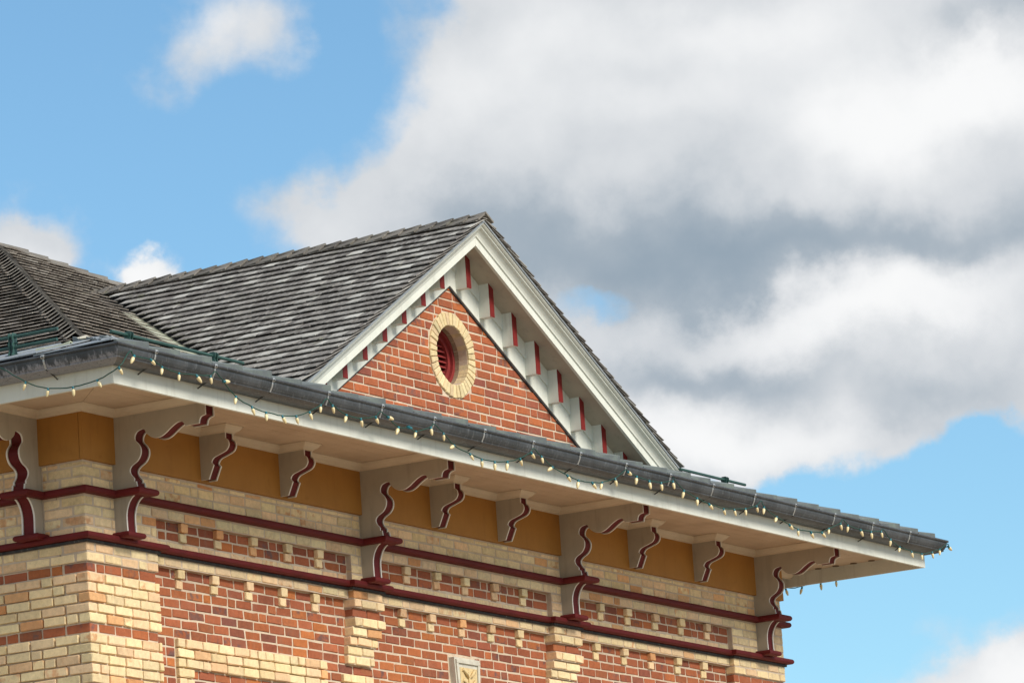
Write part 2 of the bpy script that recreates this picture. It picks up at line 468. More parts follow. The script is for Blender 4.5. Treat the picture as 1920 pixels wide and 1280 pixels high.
class G:
    """collects geometry of one part"""
    def __init__(s):
        s.v, s.f, s.m = [], [], []

    def add(s, verts, faces, mi=0):
        o = len(s.v)
        s.v += [tuple(v) for v in verts]
        s.f += [tuple(i + o for i in f) for f in faces]
        s.m += ([mi] * len(faces)) if isinstance(mi, int) else list(mi)
        return s

    def box(s, x0, x1, y0, y1, z0, z1, mi=0):
        v = [(x0, y0, z0), (x1, y0, z0), (x1, y1, z0), (x0, y1, z0), (x0, y0, z1), (x1, y0, z1), (x1, y1, z1), (x0, y1, z1)]
        return s.add(v, BOXF, mi)

    def prism(s, poly, fn, d0, d1, mi=0):
        """poly: 2-D points; fn(a, b, d) -> 3-D; extruded from d0 to d1"""
        n = len(poly)
        v = [fn(a, b, d0) for a, b in poly] + [fn(a, b, d1) for a, b in poly]
        f = [tuple(range(n))[::-1], tuple(range(n, 2 * n))] + [(i, (i + 1) % n, (i + 1) % n + n, i + n) for i in range(n)]
        if isinstance(mi, tuple):
            mi = [mi[0], mi[0]] + [mi[1]] * n
        return s.add(v, f, mi)

    def tube(s, pts, r, seg=8, mi=0, cap=True):
        pts = [Vector(p) for p in pts]
        rings = []
        for i, p in enumerate(pts):
            t = (pts[min(i + 1, len(pts) - 1)] - pts[max(i - 1, 0)]).normalized()
            a = t.cross(Vector((0.13, 0.2, 1))).normalized()
            b = t.cross(a)
            rr = r[i] if isinstance(r, (list, tuple)) else r
            rings.append([p + (a * math.cos(k * 2 * math.pi / seg) + b * math.sin(k * 2 * math.pi / seg)) * rr for k in range(seg)])
        v = [q for ring in rings for q in ring]
        f = []
        for i in range(len(rings) - 1):
            for k in range(seg):
                f.append((i * seg + k, i * seg + (k + 1) % seg, (i + 1) * seg + (k + 1) % seg, (i + 1) * seg + k))
        if cap:
            f.append(tuple(range(seg))[::-1])
            f.append(tuple(range((len(rings) - 1) * seg, len(rings) * seg)))
        return s.add(v, f, mi)

    def obj(s, name, mats, parent=None, loc=None, smooth_=False):
        me = mesh(name, s.v, s.f, mats, s.m)
        bm = bmesh.new()
        bm.from_mesh(me)
        bmesh.ops.recalc_face_normals(bm, faces=bm.faces)
        bm.to_mesh(me)
        bm.free()
        if smooth_:
            me.polygons.foreach_set('use_smooth', [True] * len(me.polygons))
        return link(name, me, parent, loc)


BOXF = [(0, 3, 2, 1), (4, 5, 6, 7), (0, 1, 5, 4), (1, 2, 6, 5), (2, 3, 7, 6), (3, 0, 4, 7)]


def sweep(path, prof, closed=True):
    """profile (outward, z) run along a plan polyline with mitred corners"""
    n = len(path)
    ds = []
    for i in range(n - 1):
        d = Vector((path[i + 1][0] - path[i][0], path[i + 1][1] - path[i][1]))
        ds.append(d.normalized())
    v = []
    for i, p in enumerate(path):
        if i == 0:
            m = Vector((ds[0].y, -ds[0].x))
        elif i == n - 1:
            m = Vector((ds[-1].y, -ds[-1].x))
        else:
            a, b = Vector((ds[i - 1].y, -ds[i - 1].x)), Vector((ds[i].y, -ds[i].x))
            m = (a + b) / max(0.15, 1 + a.dot(b))
        for o, z in prof:
            v.append((p[0] + m.x * o, p[1] + m.y * o, z))
    k = len(prof)
    f = []
    for i in range(n - 1):
        for j in range(k if closed else k - 1):
            f.append((i * k + j, i * k + (j + 1) % k, (i + 1) * k + (j + 1) % k, (i + 1) * k + j))
    if closed:
        f.append(tuple(range(k)))
        f.append(tuple(range((n - 1) * k, n * k))[::-1])
    return v, f


# root of the building, standing on the ground
root = bpy.data.objects.new('brick_building', None)
COL.objects.link(root)
root.location = (0, 0, GZ)
root['label'] = 'cream and red brick building with bracketed eaves, small gable and wood shingle roof'
root['category'] = 'building'
TOP = Vector((0, 0, -GZ))       # parts are written in scene coordinates

# ground
gm = G()
gm.add([(-900, -900, GZ), (900, -900, GZ), (900, 900, GZ), (-900, 900, GZ)], [(0, 1, 2, 3)])
ground = gm.obj('ground', 'gravel_ground')
ground['kind'] = 'structure'

# ------------------------------------------------------------------ dimensions
W, D_, BW = 11.9144, 0.4394, 0.135          # front width, bracket offset and thickness
ZT, ZS, ZF, O_ = 0.381, 0.44, 0.298, 1.07   # frieze top, soffit, fascia bottom, eave overhang
P_, R_, R2 = 0.027, 0.077, 0.127            # brick planes: pier, panel, lower bay
C_ = 0.081                                  # brick course
X2, X3, X4 = 4.1094, 7.5252, 11.3400
BIG = [D_, X2, X3, X4]
SMALL = [1.6543, 2.836, 5.2509, 6.3927, 8.8003, 10.0733]
SW = 0.125
GX, ZGA, TL, TR = 5.8235, 2.2857, 0.6128, 0.5516   # gable axis, brick apex, left and right pitch
GY, GO, ZRA = 0.0205, 0.3175, 2.6068              # gable wall plane, rake overhang, rake board apex
OCZ, OCR, OCO = 1.648, 0.272, 0.392
YB = 7.0                                     # depth of the side walls that is built


# ------------------------------------------------------------------ bricks
def cbox_geo(lx, ly, lz, c, jit, r):
    hx, hy, hz = lx / 2, ly / 2, lz / 2
    v = []
    idx = {}
    for sx in (-1, 1):
        for sy in (-1, 1):
            for sz in (-1, 1):
                for a in range(3):
                    p = [sx * (hx - c), sy * (hy - c), sz * (hz - c)]
                    p[a] = (sx * hx, sy * hy, sz * hz)[a]
                    idx[(sx, sy, sz, a)] = len(v)
                    v.append([q + r.uniform(-jit, jit) for q in p])
    f = []
    for a in range(3):
        b, c2 = (a + 1) % 3, (a + 2) % 3
        for s in (-1, 1):
            q = []
            for sb, sc in ((-1, -1), (1, -1), (1, 1), (-1, 1)):
                k = [0, 0, 0]
                k[a], k[b], k[c2] = s, sb, sc
                q.append(idx[(*k, a)])
            f.append(tuple(q if s > 0 else q[::-1]))
    for a in range(3):      # edges along axis a
        b, c2 = (a + 1) % 3, (a + 2) % 3
        for sb in (-1, 1):
            for sc in (-1, 1):
                q = []
                for s, ax in ((-1, b), (1, b), (1, c2), (-1, c2)):
                    k = [0, 0, 0]
                    k[a], k[b], k[c2] = s, sb, sc
                    q.append(idx[(*k, ax)])
                f.append(tuple(q if sb * sc > 0 else q[::-1]))
    for sx in (-1, 1):
        for sy in (-1, 1):
            for sz in (-1, 1):
                q = [idx[(sx, sy, sz, a)] for a in range(3)]
                f.append(tuple(q if sx * sy * sz > 0 else q[::-1]))
    return v, f


BRICKS = {}


def brick_mesh(lx, ly, lz, mat, var):
    key = (round(lx / 0.004), round(ly / 0.004), round(lz / 0.004), mat, var)
    if key not in BRICKS:
        r = random.Random(hash(key) & 0xffff)
        v, f = cbox_geo(round(lx / 0.004) * 0.004, round(ly / 0.004) * 0.004, round(lz / 0.004) * 0.004, 0.0055, 0.0030, r)
        BRICKS[key] = mesh(mat, v, f, mat)
    return BRICKS[key]


class Masonry:
    """bricks belonging to one wall; the nearest become objects, any beyond the limit are joined"""
    def __init__(s, wall):
        s.wall, s.items, s.cut = wall, [], []

    def put(s, kind, cx, cy, cz, lx, ly, lz):
        s.items.append((kind, cx, cy, cz, lx, ly, lz))

    def finish(s, limit=300):
        for kind in sorted({i[0] for i in s.items} | {c[0] for c in s.cut}):
            L = [i for i in s.items if i[0] == kind]
            for i in L:
                px = project((i[1], i[2], i[3]))
            L.sort(key=lambda i: (0 if infr((i[1], i[2], i[3])) else 1, (Vector(i[1:4]) - CAM).length))
            name = 'cream_brick' if 'cream' in kind else 'red_brick'
            for i in L[:limit]:
                o = link(name, brick_mesh(*i[4:7], kind, rng.randrange(4)), s.wall)
                o.location = (i[1] + rng.uniform(-.0015, .0015), i[2] + rng.uniform(-.0025, .0025), i[3] + rng.uniform(-.0018, .0018))
                o.rotation_euler = (rng.uniform(-.006, .006), rng.uniform(-.008, .008), rng.uniform(-.006, .006))
            rest = L[limit:]
            if rest:
                V, F, RN = [], [], []
                for i in rest:
                    v, f = cbox_geo(*i[4:7], 0.0055, 0.0030, rng)
                    o = len(V)
                    V += [(a + i[1], b + i[2], c + i[3]) for a, b, c in v]
                    F += [tuple(q + o for q in ff) for ff in f]
                    RN += [rng.random()] * len(f)
                o = link(name + '_rest', mesh(name + '_rest', V, F, kind, rnds=RN), s.wall)
                o['kind'] = 'stuff'


def project(p):
    d = Vector(p) - CAM
    w = d.dot(fw)
    return 960 + FPX * d.dot(CR) / w, 640 - FPX * d.dot(CU) / w


def infr(p, m=40):
    x, y = project(p)
    return -m < x < 1920 + m and -m < y < 1280 + m


def unproj(px, py, axis, val):
    d = fw + CR * (px - 960) / FPX - CU * (py - 640) / FPX
    return CAM + d * ((val - CAM[axis]) / d[axis])


J = 0.0145      # joint
LS = 0.235      # stretcher module


def course(mas, kind, axis, plane, u0, u1, z, h=None, phase=0.0, depth=0.06, mod=LS, headers=0.08):
    """one course of bricks between u0 and u1. axis 'x': wall facing -y in plane y=plane; 'y': wall facing -x in plane x=plane"""
    h = (h or C_) - J
    u = u0
    first = True
    while u < u1 - 0.02:
        l = mod * (rng.uniform(.96, 1.04))
        if rng.random() < headers:
            l *= 0.5
        if first and phase:
            l = mod * phase
        first = False
        e = min(u + l, u1)
        if u1 - e < 0.05:
            e = u1
        ln = e - u - J
        if ln > 0.02:
            cu = (u + e) / 2
            if axis == 'x':
                mas.put(kind, cu, plane + depth / 2, z + C_ / 2 if h is None else z + (h + J) / 2, ln, depth, h)
            else:
                mas.put(kind, plane + depth / 2, cu, z + (h + J) / 2, depth, ln, h)
        u = e


# ------------------------------------------------------------------ front wall and side wall (mortar bodies)
PIERS = [(0, 1.02), (3.93, 4.42), (7.336, 7.845), (10.817, W)]
BAYS = [(1.02, 3.93), (4.42, 7.336), (7.845, 10.817)]
m_ = 0.0052     # mortar set back behind the brick face
fwall = G()
fwall.box(R2 + m_, W - R2, R2 + m_, 0.6, GZ, 0.445)
fwall.box(P_ + m_, W - P_ - m_, P_ + m_, 0.3, -0.362, 0.43, 1)
for a, b in PIERS:
    if a == 0:
        fwall.box(P_ + m_, b - m_, P_ + m_, 0.3, -0.66, -0.363, 1)
    elif b == W:
        fwall.box(a + m_, W - P_ - m_, P_ + m_, 0.3, -0.66, -0.363, 1)
    else:
        fwall.box(a + m_, b - m_, P_ + m_, 0.3, -0.66, -0.363, 1)
for a, b in BAYS:
    fwall.box(a - .01, b + .01, R_ + m_, 0.28, -0.735, -0.364)
# corner piers below the lower band
fwall.box(P_ + m_, 1.01, P_ + m_, 0.29, -0.812, -0.6605, 1)
fwall.box(P_ + m_ + .017, 0.985, P_ + m_ + .017, 0.29, GZ, -0.8125, 1)
fwall.box(10.83, W - P_ - m_, P_ + m_, 0.29, -0.812, -0.6605, 1)
fwall.box(10.84, W - P_ - m_ - .017, P_ + m_ + .017, 0.29, GZ, -0.8125, 1)
front_wall = fwall.obj('front_wall', ['pale_mortar', 'mortar'], root, TOP)
swall = G()
swall.box(P_ + m_, 0.25, 0.305, YB, -0.66, 0.43)
swall.box(P_ + m_ + .002, 0.24, 0.3, 1.4, -0.812, -0.6605)
swall.box(P_ + m_ + .018, 0.23, 0.3, 1.4, GZ, -0.8125)
swall.box(R2 + m_, 0.22, 1.39, YB, GZ, -0.661)
side_wall = swall.obj('side_wall', 'mortar', root, TOP)

ew = G()
ew.box(W - .3, W - R2, 0.605, YB, GZ, 0.43)
ew.obj('far_wall', 'mortar', root, TOP)
fm_ = Masonry(front_wall)
sm_ = Masonry(side_wall)


def quoin(z, k, plane, kind, h=None):
    """corner brick; alternates stretcher / header on the two faces; returns the lengths used on front and side"""
    h_ = (h or C_) - J
    a, b = (0.226, 0.108) if k % 2 else (0.108, 0.226)
    fm_.put(kind, plane + a / 2, plane + b / 2, z + (h_ + J) / 2, a, b, h_)
    return a + J, b + J


def corner_course(z, k, plane, kind, uend, vend, h=None):
    a, b = quoin(z, k, plane, kind, h)
    course(fm_, kind, 'x', plane, plane + a, uend, z, h)
    course(sm_, kind, 'y', plane, plane + b, vend, z, h, mod=LS)


# above the upper band: two courses and a cut one below the frieze, full length
for k, (z, h) in enumerate(((-0.212, C_), (-0.131, C_), (-0.050, 0.044))):
    corner_course(z, k, P_, 'cream_brick', D_ - .003, D_ - .003, h)
    course(sm_, 'cream_brick', 'y', P_, D_ + BW + .003, 2.2, z, h)
    for i in range(3):
        course(fm_, 'cream_brick', 'x', P_, BIG[i] + BW + .003, BIG[i + 1] - .003, z, h, phase=.5 + .5 * (k % 2))
    course(fm_, 'cream_brick', 'x', P_, X4 + BW + .003, W - P_, z, h, depth=.1)
# lintel course under the upper band
for k, (z, h) in enumerate(((-0.362, C_), (-0.443, C_), (-0.524, C_), (-0.590, 0.062))):
    ends = D_ - .003
    a, b = quoin(z, k, P_, 'cream_brick', h)
    course(fm_, 'cream_brick', 'x', P_, P_ + a, ends, z, h)
    course(sm_, 'cream_brick', 'y', P_, P_ + b, ends, z, h)
    course(sm_, 'cream_brick', 'y', P_, D_ + BW + .003, 2.2, z, h)
    if k == 0:
        for i in range(3):
            course(fm_, 'cream_brick', 'x', P_, BIG[i] + BW + .003, BIG[i + 1] - .003, z, h, phase=.6, headers=.03)
        course(fm_, 'cream_brick', 'x', P_, X4 + BW + .003, W - P_, z, h, depth=.1)
    else:
        course(fm_, 'cream_brick', 'x', P_, D_ + BW + .003, PIERS[0][1], z, h, phase=.5 + .5 * (k % 2), depth=.1)
        for i in (1, 2):
            course(fm_, 'cream_brick', 'x', P_, PIERS[i][0], BIG[i] - .003, z, h, depth=.1)
            course(fm_, 'cream_brick', 'x', P_, BIG[i] + BW + .003, PIERS[i][1], z, h, depth=.1)
        course(fm_, 'cream_brick', 'x', P_, PIERS[3][0], X4 - .003, z, h, depth=.1, phase=.5 + .5 * (k % 2))
        course(fm_, 'cream_brick', 'x', P_, X4 + BW + .003, W - P_, z, h, depth=.1, phase=.5 * (k % 2))
        for a, b in BAYS:
            course(fm_, 'cream_brick' if k == 3 else 'red_brick', 'x', R_, a, b, z, h, phase=.35 + .5 * (k % 2), headers=.3 if k < 3 else .05)
UD = [(1.387, 1.899, 2.42, 2.939, 3.424), (4.829, 5.334, 5.819, 6.327, 6.83), (8.245, 8.76, 9.287, 9.798, 10.319)]
LD = [(1.378, 1.879, 2.392, 2.902, 3.405), (4.791, 5.277, 5.796, 6.301, 6.80), (8.20, 8.73, 9.25, 9.77, 10.285)]
for row, plane, z0 in ((UD, P_, -0.443), (LD, R_, -0.816)):
    for bay in row:
        for x in bay:
            fm_.put('cream_brick', x + .05, plane + .004 + .05, z0 + C_ / 2, .098, .09, C_ - J + .004)
            fm_.put('cream_brick', x + .05, plane + .027 + .04, z0 - C_ / 2, .098, .07, C_ - J + .002)
# below the lower band: top cream course of each bay
for a, b in BAYS:
    course(fm_, 'cream_brick', 'x', R_, a, b, -0.735, .074, phase=.7, headers=.03, depth=.1)
# corner piers: cream with recessed red courses
zt = -0.816
for k, z in enumerate((-0.738, zt)):
    corner_course(z, k, P_, 'cream_brick', 1.02, 1.38, .078)
    course(fm_, 'cream_brick', 'x', P_, 10.817, W - P_, z, .078, phase=.5 + .5 * k, depth=.1)
k = 0
z = zt
while z > -2.75:
    z -= C_
    red = (k % 6) == 0
    kind = 'red_brick' if red else 'cream_brick'
    pl = P_ + .016 if red else P_ - .002 + (.002 if k % 3 else 0)
    a, b = quoin(z, k, pl, kind)
    course(fm_, kind, 'x', pl, pl + a, 1.025 if not red else .99, z, headers=.16)
    course(sm_, kind, 'y', pl, pl + b, 1.385, z, headers=.16)
    if z > -2.4:
        course(fm_, kind, 'x', pl, 10.82, W - P_, z, depth=.1)
    k += 1
# corbelled pendants of the two middle piers (steps of brick)
for (a0, a1) in ((3.93, 4.42), (7.336, 7.845)):
    steps = [(-0.738, 0, .0, 0, 'c', .078), (-0.816, .0, .0, .012, 'c', .078), (-0.897, .012, .012, -.022, 'r', C_), (-0.978, 0, 0, .012, 'c', C_), (-1.059, .0, .03, -.012, 'c', C_),
             (-1.140, .0, .055, -.036, 'c', C_), (-1.221, .0, .08, -.058, 'c', C_), (-1.302, .0, .08, -.058, 'c', C_)]
    g = G()
    for i, (z, l, sh, pr, kd, h) in enumerate(steps):
        pl = P_ - pr
        kind = 'cream_brick' if kd == 'c' else 'red_brick'
        x0, x1 = a0 + l + (.0 if pr > 0 else .004) - sh * .0, a1 - l
        x0, x1 = x0 + sh * .35, x1 - sh * .35
        x0, x1 = x0 - sh * .9, x1 - sh * .9
        course(fm_, kind, 'x', pl, x0, x1, z, h, phase=(.5 if i % 2 else 1.0), depth=.15 - pr * 0, headers=0)
        g.box(x0 + .01, x1 - .01 - J, pl + .012, R2 + .02, z + .001, z + h)
    g.obj('pier_core', 'mortar', front_wall)
    # pier starts again lower down
    for k in range(13):
        course(fm_, 'cream_brick', 'x', R2 - .032, a0 - .115, a1 - .115, -1.383 - C_ * (k + 1), phase=1.0 if k % 2 else .5, depth=.08, headers=0)
# red field of the bays
STONE = (5.62, 6.055, -1.093)
FR = (1.336, 3.574, -1.308)
for bi, (a, b) in enumerate(BAYS):
    zlow = (-2.6, -2.45, -2.3)[bi]
    k = 0
    z = -0.735
    while z > zlow:
        z -= C_
        segs = [(a if bi else 1.0, b)]
        if z < -0.816 and bi < 2:
            segs = [(segs[0][0], b + .05)]
        if z < -0.816 and bi > 0:
            segs = [(a - .05, segs[0][1])]
        if z < -1.30:
            segs = [(segs[0][0] - (.24 if bi else 0), segs[0][1] + .24)] if bi < 2 else segs
        ph = (.4, .9)[k % 2]
        if bi == 0 and z < FR[2] - .01:
            course(fm_, 'red_brick', 'x', R2, segs[0][0], FR[0] - .002, z, phase=ph, headers=.35)
            course(fm_, 'red_brick', 'x', R2, FR[1] + .002, segs[0][1] + .05, z, phase=ph)
            inner = z < FR[2] - 3 * C_ + .01 - .01
            if not inner:
                course(fm_, 'cream_brick', 'x', R2 - .034, FR[0], FR[1], z, phase=(1.0, .5)[k % 2], depth=.09, headers=.12)
            else:
                course(fm_, 'cream_brick', 'x', R2 - .034, FR[0], FR[0] + .226, z, phase=(1.0, .5)[k % 2], depth=.09, headers=.0)
                course(fm_, 'cream_brick', 'x', R2 - .034, FR[1] - .226, FR[1], z, phase=(1.0, .5)[k % 2], depth=.09, headers=.0)
                course(fm_, 'red_brick', 'x', R2 - .001, FR[0] + .228, FR[1] - .228, z, phase=ph)
        elif bi == 1 and STONE[2] - .80 < z < STONE[2] - .02:
            course(fm_, 'red_brick', 'x', R2, segs[0][0], STONE[0] - .006, z, phase=ph)
            course(fm_, 'red_brick', 'x', R2, STONE[1] + .006, segs[0][1], z, phase=ph)
        else:
            course(fm_, 'red_brick', 'x', R2, segs[0][0], segs[0][1], z, phase=ph)
        k += 1
fm_.finish()
sm_.finish()

# carved keystone
ks = G()
x0, x1, zt_ = STONE


def ksf(a, b, d):
    return (a, d, b)


def trap(ins, top):
    return [(x0 + ins, zt_ - top), (x1 - ins, zt_ - top), (x1 - .055 - ins, zt_ - .75), (x0 + .055 + ins, zt_ - .75)]


ks.prism(trap(0, 0), ksf, R2 + .05, R2 - .052)
keystone = ks.obj('keystone', 'stone', root, TOP)
kp = G()
for q in range(4):
    pass
bz = [(x0 + .03, zt_ - .055, x0 + .08), ]
kp.prism([(x0 + .018, zt_ - .02), (x1 - .018, zt_ - .02), (x1 - .022, zt_ - .05), (x0 + .022, zt_ - .05)], ksf, R2 - .05, R2 - .066)
kp.prism([(x0 + .018, zt_ - .052), (x0 + .05, zt_ - .052), (x0 + .10, zt_ - .74), (x0 + .068, zt_ - .74)], ksf, R2 - .05, R2 - .066)
kp.prism([(x1 - .05, zt_ - .052), (x1 - .018, zt_ - .052), (x1 - .068, zt_ - .74), (x1 - .10, zt_ - .74)], ksf, R2 - .05, R2 - .066)
kp.obj('border', 'stone', keystone)
kr = G()
kr.prism([(x0 + .085, zt_ - .085), (x1 - .06, zt_ - .085), (x1 - .085, zt_ - .72), (x0 + .115, zt_ - .72)], ksf, R2 - .05, R2 - .056)
kr.obj('panel', 'stone_yellow', keystone)
kl = G()
lr = random.Random(5)
cxm = (x0 + x1) / 2 + .01
kl.tube([(cxm, R2 - .058, zt_ - .70), (cxm + .012, R2 - .066, zt_ - .45), (cxm - .008, R2 - .066, zt_ - .25), (cxm, R2 - .060, zt_ - .12)], .012, 6)
for i in range(6):
    for s in (-1, 1):
        bz_ = zt_ - .13 - i * .095
        kl.tube([(cxm, R2 - .06, bz_ - .05), (cxm + s * .05, R2 - .072, bz_ - .01), (cxm + s * .095, R2 - .062, bz_ + .03), (cxm + s * .11, R2 - .058, bz_ + .005)],
                [.006, .017, .013, .004], 6)
kl.obj('leaf_carving', 'stone_yellow', keystone, smooth_=True)

# ------------------------------------------------------------------ bands, frieze, mouldings
def torus_prof(z1, z0, out, base=-.02):
    h = (z1 - z0) / 2
    zc = (z1 + z0) / 2
    pts = [(base, z1), (out - h * .9, z1)]
    for i in range(1, 6):
        a = math.pi / 2 - i * math.pi / 6
        pts.append((out - h * .9 + h * .9 * math.cos(a), zc + h * math.sin(a)))
    pts += [(out - h * .9, z0), (base, z0)]
    return pts


def band_path(out_, planes):
    p = [(P_, YB), (P_, D_ + BW), (-out_, D_ + BW), (-out_, D_), (P_, D_), (P_, P_)]
    return p


def run(path, prof, name, mat, parent=root, loc=TOP, smooth_=False):
    v, f = sweep(path, prof)
    g = G()
    g.add(v, f)
    return g.obj(name, mat, parent, loc, smooth_)


p = [(P_, YB), (P_, D_ + BW), (-.198, D_ + BW), (-.198, D_), (P_, D_), (P_, P_)]
for x in BIG:
    p += [(x, P_), (x, -.198), (x + BW, -.198), (x + BW, P_)]
p += [(W - P_, P_), (W - P_, D_), (W + .198, D_), (W + .198, D_ + BW), (W - P_, D_ + BW), (W - P_, YB)]
run(p, torus_prof(-.216, -.272, .072), 'upper_band', 'maroon_paint')
p = [(P_, YB), (P_, P_), (PIERS[0][1], P_), (PIERS[0][1], R_), (PIERS[1][0], R_), (PIERS[1][0], P_), (PIERS[1][1], P_), (PIERS[1][1], R_),
     (PIERS[2][0], R_), (PIERS[2][0], P_), (PIERS[2][1], P_), (PIERS[2][1], R_), (PIERS[3][0], R_), (PIERS[3][0], P_), (W - P_, P_), (W - P_, YB)]
run(p, torus_prof(-.586, -.638, .072), 'lower_band', 'maroon_paint')
run(p, [(-.02, -.642), (.016, -.642), (.014, -.662), (-.02, -.662)], 'lead_strip', 'lead_and_shadow_black')

fr = G()
fr.box(0, W, 0, .035, 0, .437)
frieze = fr.obj('frieze', 'ochre_paint', root, TOP)
for xa_, xb_ in ((0, .035), (W - .035, W)):
    fs = G()
    fs.box(xa_, xb_, .0395, YB, 0, .437)
    fs.obj('side_frieze', 'ochre_paint', root, TOP)


def inset(poly, d):
    n = len(poly)
    area = sum(poly[i][0] * poly[(i + 1) % n][1] - poly[(i + 1) % n][0] * poly[i][1] for i in range(n))
    s = 1 if area > 0 else -1
    out = []
    for i in range(n):
        a, b, c = Vector(poly[i - 1]), Vector(poly[i]), Vector(poly[(i + 1) % n])
        e1, e2 = (b - a).normalized(), (c - b).normalized()
        n1, n2 = Vector((e1.y, -e1.x)) * s, Vector((e2.y, -e2.x)) * s
        m = (n1 + n2) / max(.45, 1 + n1.dot(n2))
        q = b + m * d
        out.append((q.x, q.y))
    return out


def fine_curve(pts, keep):
    """Catmull-Rom through the points; indices in keep are corners"""
    out = []
    n = len(pts)
    for i in range(n - 1):
        p1, p2 = Vector(pts[i]), Vector(pts[i + 1])
        if i in keep and i + 1 in keep:
            out.append(tuple(p1))
            continue
        p0 = Vector(pts[i - 1]) if i > 0 and i not in keep else p1 * 2 - p2
        p3 = Vector(pts[i + 2]) if i + 2 < n and (i + 1) not in keep else p2 * 2 - p1
        for s in range(3):
            t = s / 3
            q = 0.5 * ((2 * p1) + (p2 - p0) * t + (2 * p0 - 5 * p1 + 4 * p2 - p3) * t * t + (3 * p1 - p0 - 3 * p2 + p3) * t ** 3)
            out.append(tuple(q))
    out.append(pts[-1])
    return out


BIGP = [(.878, .436), (.878, .282), (.842, .272), (.823, .25), (.815, .220), (.695, .220), (.672, .252), (.642, .263), (.600, .255), (.545, .226), (.495, .192),
        (.455, .172), (.420, .166), (.378, .170), (.340, .192), (.312, .220), (.302, .246), (.270, .257), (.214, .240), (.191, .204), (.191, .168), (.210, .146),
        (.230, .122), (.243, .092), (.238, .048), (.208, .006), (.152, -.026), (.127, -.060), (.136, -.102), (.166, -.138), (.164, -.166), (.184, -.168),
        (.190, -.20), (.190, -.255), (.177, -.256), (.130, -.288), (.096, -.338), (.077, -.400), (.074, -.465), (.078, -.57)]
KEEP = {0, 1, 4, 5, 15, 16, 29, 30, 31, 32, 33, 34, 39}
BIGC = [(-.03, .436)] + fine_curve(BIGP, KEEP) + [(-.03, -.57)]
SMP = [(.250, .436), (.250, .326), (.272, .310), (.281, .285), (.277, .260), (.252, .232), (.185, .209), (.140, .195), (.116, .178), (.103, .155), (.106, .140),
       (.121, .124), (.072, .020)]
SMC = [(-.02, .436)] + fine_curve(SMP, {0, 1, 11, 12}) + [(-.02, .020)]


def bracket(prof, width, name):
    """bracket with its left back edge at the local origin, x along the wall, -y outwards"""
    b = bpy.data.objects.new(name, None)
    COL.objects.link(b)
    b.parent = root
    fn = lambda a, z, d: (d, -a, z)
    c = G()
    c.prism(inset(prof, -.003), fn, .015, width - .015, (0, 0))
    c.obj('core', 'maroon_paint', b)
    pp = inset(prof, .0065)
    for d0, d1 in ((0, .016), (width - .016, width)):
        s = G()
        n = len(pp)
        v = [fn(a, z, d0) for a, z in pp] + [fn(a, z, d1) for a, z in pp]
        f = [tuple(range(n))[::-1], tuple(range(n, 2 * n))] + [(i, (i + 1) % n, (i + 1) % n + n, i + n) for i in range(n)]
        s.add(v, f, [0, 0] + [1] * n)
        s.obj('side_panel', ['stone_grey_paint', 'edge_paint'], b)
    return b


def dup(o, loc, rotz=0):
    r = o.copy()
    COL.objects.link(r)
    r.location = Vector(loc) + TOP
    r.rotation_euler = (0, 0, rotz)
    for ch in list(o.children):
        c = ch.copy()
        COL.objects.link(c)
        c.parent = r
    return r


big = bracket(BIGC, BW, 'bracket')
# foot moulding under each large bracket
fg = G()
v, f = sweep([(0, .03), (0, -.078), (BW, -.078), (BW, .03)], torus_prof(-.555, -.604, .056, -.01))
fg.add(v, f)
fg.obj('foot', 'maroon_paint', big)
big.location = Vector((BIG[0], 0, 0)) + TOP
for x in BIG[1:]:
    dup(big, (x, 0, 0))
dup(big, (0, D_ + BW, 0), -math.pi / 2)
dup(big, (W, D_, 0), math.pi / 2)
sml = bracket(SMC, SW, 'small_bracket')
sml.location = Vector((SMALL[0], 0, 0)) + TOP
for x in SMALL[1:]:
    dup(sml, (x, 0, 0))
dup(sml, (0, 1.5, 0), -math.pi / 2)

# bed moulding under the soffit, round the brackets
mp = [(-.004, .378), (.012, .378), (.014, .388), (.022, .394), (.040, .404), (.054, .420), (.060, .430), (.068, .432), (.068, .4385), (-.004, .4385)]
E_ = -O_ + .034
p = [(E_, D_), (0, D_), (0, 0), (D_, 0), (D_, E_)]
run(p, mp, 'bed_moulding', 'cream_trim')
p = [(0, YB), (0, 1.5), (-.25, 1.5), (-.25, 1.5 - SW), (0, 1.5 - SW), (0, D_ + BW), (E_, D_ + BW)]
run(p, mp, 'bed_moulding', 'cream_trim')
for i in range(3):
    a, b = SMALL[2 * i], SMALL[2 * i + 1]
    x0_, x1_ = BIG[i] + BW, BIG[i + 1]
    p = [(x0_, E_), (x0_, 0), (a, 0), (a, -.25), (a + SW, -.25), (a + SW, 0), (b, 0), (b, -.25), (b + SW, -.25), (b + SW, 0), (x1_, 0), (x1_, E_)]
    run(p, mp, 'bed_moulding', 'cream_trim')
p = [(X4 + BW, E_), (X4 + BW, 0), (W, 0), (W, D_), (W - E_, D_)]
run(p, mp, 'bed_moulding', 'cream_trim')

